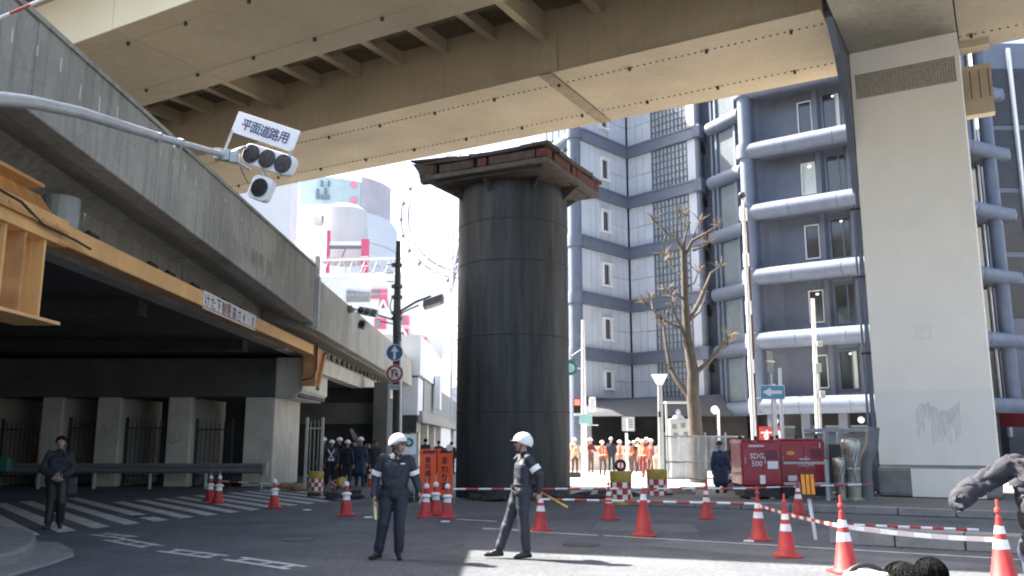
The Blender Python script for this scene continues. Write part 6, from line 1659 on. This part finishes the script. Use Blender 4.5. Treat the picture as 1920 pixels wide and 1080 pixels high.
# ---- crowd: workers on the bright pavement
def worker(px, py, top, legs, hm, label, rz, var=0, vest=None, group='workers on the bright pavement', sc=1.0, skirt=0, voxel=.022, Yadd=0, bulk=1.1, faceskin='skin', helmk='cap', bare=None, zz=0.0):
    po = [dict(), dict(elL=(.30, -.02, 1.18), wrL=(.20, -.22, 1.12), elR=(-.30, -.02, 1.18), wrR=(-.2, -.22, 1.12)), dict(elR=(-.28, -.1, 1.3), wrR=(-.12, -.18, 1.55), kneeL=(.14, -.08, .5)), dict(kneeL=(.12, -.12, .52), ankL=(.12, -.12, .09), toeL=(.13, -.29, .04), ankR=(-.1, .2, .1), toeR=(-.1, .05, .04), elL=(.24, .12, 1.16), wrL=(.24, .06, .93)),
          dict(waist=(0, -.12, .98), chest=(0, -.28, 1.16), shL=(.18, -.32, 1.24), shR=(-.18, -.32, 1.24), neck=(0, -.36, 1.29), head=(0, -.42, 1.38), elL=(.24, -.38, .98), elR=(-.24, -.38, .98), wrL=(.16, -.5, .8), wrR=(-.16, -.5, .8))][var]
    g0 = G(px, py); g0.z = zz
    r, p, T = person('p', label, g0, rz, po, top=top, legs=legs, voxel=voxel, bulk=bulk, helmet=(hm, helmk) if hm else None, group=group, scale=sc*(.93+.12*((px*37 % 10)/10)), seed=px, skirt=skirt, faceskin=faceskin, hair=None if hm else (bare or 'hair'))
    if vest:
        w, ch = p['waist'], p['chest']
        for sx in (-.07, .07):
            MB().path([w+V((sx, -.135*bulk, 0)), ch+V((sx, -.145*bulk, 0)), V((sx*1.3, ch.y-.08, ch.z+.2))], .014, 5).build('reflective_strip', M[vest], r, world=False)
        MB().tube(w+V((0, 0, .02)), w+V((0, 0, .06)), .185*bulk, n=20, caps=False).build('reflective_belt', M[vest], r, world=False)
    return r
ZP = .06
for a_ in ((1078, 893, 'beige_wear', 'brown_trousers', 'band', 'worker in beige jacket and white helmet, nearest the steel shaft', R(150), 0), (1091, 894, 'beige_wear', 'brown_trousers', 'band', 'worker in beige jacket bending forward, left of the white signal pole', R(-100), 4),
           (1130, 894, 'vest_orange', 'brown_trousers', 'band', 'worker in orange vest with raised arm, right of the white signal pole', R(20), 2), (1147, 886, 'navy_dark', 'navy_dark', 'cyan', 'man in dark clothes and pale blue helmet beside the raised-arm worker', R(170), 0),
           (1180, 893, 'vest_orange', 'brown_trousers', 'band', 'worker with bright orange vest below the small grey sign post', R(-30), 1), (1190, 888, 'dark_jacket', 'brown_trousers', 'cyan', 'dark clad worker with pale green helmet behind the orange vest below the sign', R(200), 1),
           (1206, 898, 'vest_orange', 'darkred_wear', 'band', 'worker in orange vest and dark red trousers walking behind the drums', R(-40), 3), (1214, 887, 'darkred_wear', 'darkred_wear', 'band', 'worker in dark red clothes with white helmet, tallest behind the drums', R(30), 0),
           (1230, 897, 'beige_wear', 'beige_wear', 'band', 'worker in pale clothes stooping beside the street lamp post', R(60), 4), (1242, 888, 'vest_orange', 'brown_trousers', 'band', 'worker in orange partly hidden behind the street lamp post', R(0), 0),
           (1108, 889, 'darkred_wear', 'brown_trousers', 'band', 'worker in dark red jacket just right of the white signal pole', R(40), 1), (1163, 890, 'vest_orange', 'darkred_wear', 'band', 'worker in orange vest standing over the ringed drum', R(80), 0),
           (1198, 886, 'beige_wear', 'brown_trousers', 'band', 'worker in beige between the two orange vests behind the drums', R(-60), 0), (1222, 890, 'darkred_wear', 'brown_trousers', 'band', 'worker in dark red leaning right behind the second drum', R(110), 3)):
    worker(*a_, vest='band' if a_[2] == 'vest_orange' else None, zz=ZP)
worker(1353, 934, 'coat_blue', 'navy_dark', 'navy_dark', 'man in long navy coat seen from behind, left of the red machines', R(175), 0, group=None, skirt=.42, voxel=.016, bulk=1.15, zz=0)
worker(1379, 930, 'dark_jacket', 'dark_jacket', 'red', 'worker in red helmet between the navy coat and the red machines', R(-20), 1, group=None, voxel=.016)
grp = 'police crowd in the dark passage'
for px, py, top, hm, lab, rz, v in ((604, 909, 'navy', 'white', 'helmeted man at the left end of the crowd in the dark passage', 20, 0), (619, 912, 'navy', 'white', 'man with a white crossed reflective harness in the dark passage', 10, 0), (634, 908, 'navy_dark', 'white', 'white helmeted man right behind the one with the crossed harness', -30, 1),
                                    (649, 914, 'navy_dark', 'white', 'dark clad man in the middle of the crowd in the dark passage', 160, 0), (662, 906, 'navy_dark', None, 'bare headed man far back in the middle of the dark passage crowd', 10, 0), (674, 913, 'coat_blue', 'white', 'man in blue coat in the dark passage, right of the middle', 170, 0),
                                    (690, 908, 'navy_dark', None, 'man raising an arm at the right of the dark passage crowd', -20, 2), (702, 911, 'navy_dark', None, 'dark clad man at the right end of the dark passage crowd', 30, 0)):
    r = worker(px, py, top, 'navy_dark', hm, lab, R(rz), v, group=grp, skirt=.4 if top == 'coat_blue' else 0, faceskin='skin_shaded')
    if px == 619:
        for sx in (-1, 1): MB().path([(sx*.13, -.14, 1.42), (0, -.175, 1.2), (-sx*.11, -.165, 1.02)], .02, 5).build('reflective_strap', M['band'], r, world=False)
        MB().ob((0, -.17, 1.02), (1, 0, 0), (0, 0, 1), .12, .03, .01).build('reflective_strap', M['band'], r, world=False)
# small people behind the orange boards
for px, lab in ((797, 'dark head of a passer-by behind the left orange board'), (822, 'dark head of a passer-by between the two orange boards'), (846, 'dark head of a passer-by between the right orange board and the shaft')):
    worker(px, 890, 'navy_dark', 'navy_dark', None, lab, R(170), 0, group='passers-by behind the orange boards')
# ---- dark clad man at the left, with a bag on a strap
lm, p, T = person('p', 'man in dark jacket with a bag standing on the crossing at the far left', G(100, 992), R(25), dict(kneeL=(.10, -.05, .5), ankL=(.10, .05, .09), toeL=(.12, -.13, .04), kneeR=(-.08, .0, .5), ankR=(-.10, .0, .09), elL=(.27, -.04, 1.14), wrL=(.1, -.22, 1.02), elR=(-.27, -.02, 1.14), wrR=(-.08, -.24, 1.0)), top='navy_dark', legs='shoe', voxel=.012, bulk=1.35, fold=.016, seed=6, faceskin='skin_shaded', hands='skin_shaded')
MB().box(.16, .34, -.12, .16, .62, .98).build('bag', M['black'], lm, world=False, bevel=.04)
MB().path([(.25, 0, .98), (.2, -.1, 1.25), (.02, -.05, 1.52), (-.17, .05, 1.44)], .016, 5).build('bag_strap', M['black'], lm, world=False)
MB().ob((0.0, -.27, 1.02), (1, 0, 0), (0, 0, 1), .07, .05, .04).build('camera', M['black'], lm, world=False, bevel=.01)
# ---- people close to the lens at the lower right
ph, p, T = person('p', 'person in a crumpled grey jacket reaching an arm in from the right edge', (3.34, 5.45, 0), R(150), dict(
    shR=(.19, .0, 1.52), shL=(-.19, .0, 1.52)), top='grey_jacket', legs='jeans', voxel=.02) if False else (None, None, None)
gj, p, T = person('p', 'person in a crumpled grey jacket reaching an arm in from the right edge', (3.31, 5.4, 0), R(-60), dict(
    waist=(0, 0, 1.08), chest=(0, .0, 1.36), shL=(.2, .0, 1.50), shR=(-.2, -.06, 1.51), neck=(0, .0, 1.58), head=(0, -.0, 1.72), yaw=R(50), elR=(-.36, -.30, 1.34), wrR=(-.28, -.52, 1.29), elL=(.27, -.1, 1.22), wrL=(.1, -.3, 1.36),
    hipL=(.1, 0, .97), hipR=(-.1, 0, .97)), top='grey_jacket', legs='jeans', voxel=.010, bulk=1.35, fold=.020, seed=8, mask=True, hair='hair', curl=.9, hands='navy_dark')
cr = dict(hipL=(.12, .10, .30), hipR=(-.12, .10, .30), kneeL=(.17, -.30, .48), kneeR=(-.17, -.30, .48), ankL=(.14, -.12, .09), ankR=(-.14, -.12, .09), toeL=(.16, -.30, .04), toeR=(-.16, -.30, .04), waist=(0, .08, .42), chest=(0, -.02, .64), shL=(.18, -.04, .78), shR=(-.18, -.04, .78),
          elL=(.25, -.25, .60), elR=(-.25, -.25, .60), wrL=(.10, -.40, .72), wrR=(-.10, -.40, .72), neck=(0, -.05, .84), head=(0, -.07, .955))
def strands(root, T, m, n=260, seed=0):
    random.seed(seed); g = MB()
    for k in range(n):
        az = random.uniform(0, 2*math.pi); p0 = random.uniform(.02, .9); ln = random.uniform(.3, .9); sw = random.uniform(-.5, .5); pts = []
        for j in range(6):
            ph = p0+ln*j/5; a = az+sw*j/5; q = 1.03+.05*math.sin(j*.9+k)+random.uniform(0, .02)
            if ph > R(125): break
            pts.append(T(.094*math.sin(ph)*math.sin(a)*q, .012-.11*math.sin(ph)*math.cos(a)*q, .03+.107*math.cos(ph)*q))
        if len(pts) > 2: g.path(pts, [.0028]*(len(pts)-1)+[.001], 3)
    g.build('hair_strands', M[m], root, world=False)
def crouch(px, Y, label, hair, top, yaw, seed, dz=0.0, rz=180):
    q = P(px, 829, Y); po = dict(cr); po['yaw'] = R(yaw)
    return person('p', label, (q.x, q.y, dz), R(rz), po, top=top, legs='jeans', voxel=.012, bulk=1.1, hair=hair, seed=seed)
r, p, T = crouch(1682, 4.35, 'grey haired person crouching at the bottom right, only the head top in view', 'hair_grey', 'grey_jacket', 15, 3, -.03)
strands(r, T, 'hair_grey', 600, 5)
r, p, T = crouch(1735, 5.15, 'black haired person crouching at the bottom right behind the grey haired one', 'hair', 'dark_jacket', -25, 4, -.11)
strands(r, T, 'hair', 600, 6)
r, p, T = crouch(1618, 3.75, 'crouching person in a white hat with a black band at the bottom edge', 'hair', 'beige_wear', 0, 5, .0)
T_ = T
g = MB(); c = T(0, .005, .05); g.lathe([(.125, -.01), (.112, .0), (.108, .06), (.085, .10), (0, .115)], 24, c); hat = g.build('hat', M['white'], r, smooth=True, world=False)
MB().lathe([(.1135, .004), (.1125, .03)], 24, c).build('hat_band', M['black'], hat, smooth=True, world=False)
MB().path([T(.115*math.cos(R(x)), .005, .055+.125*math.sin(R(x))) for x in range(0, 181, 15)], .011, 6).build('black_strap', M['black'], hat, smooth=True, world=False)
bpy.context.view_layer.update()
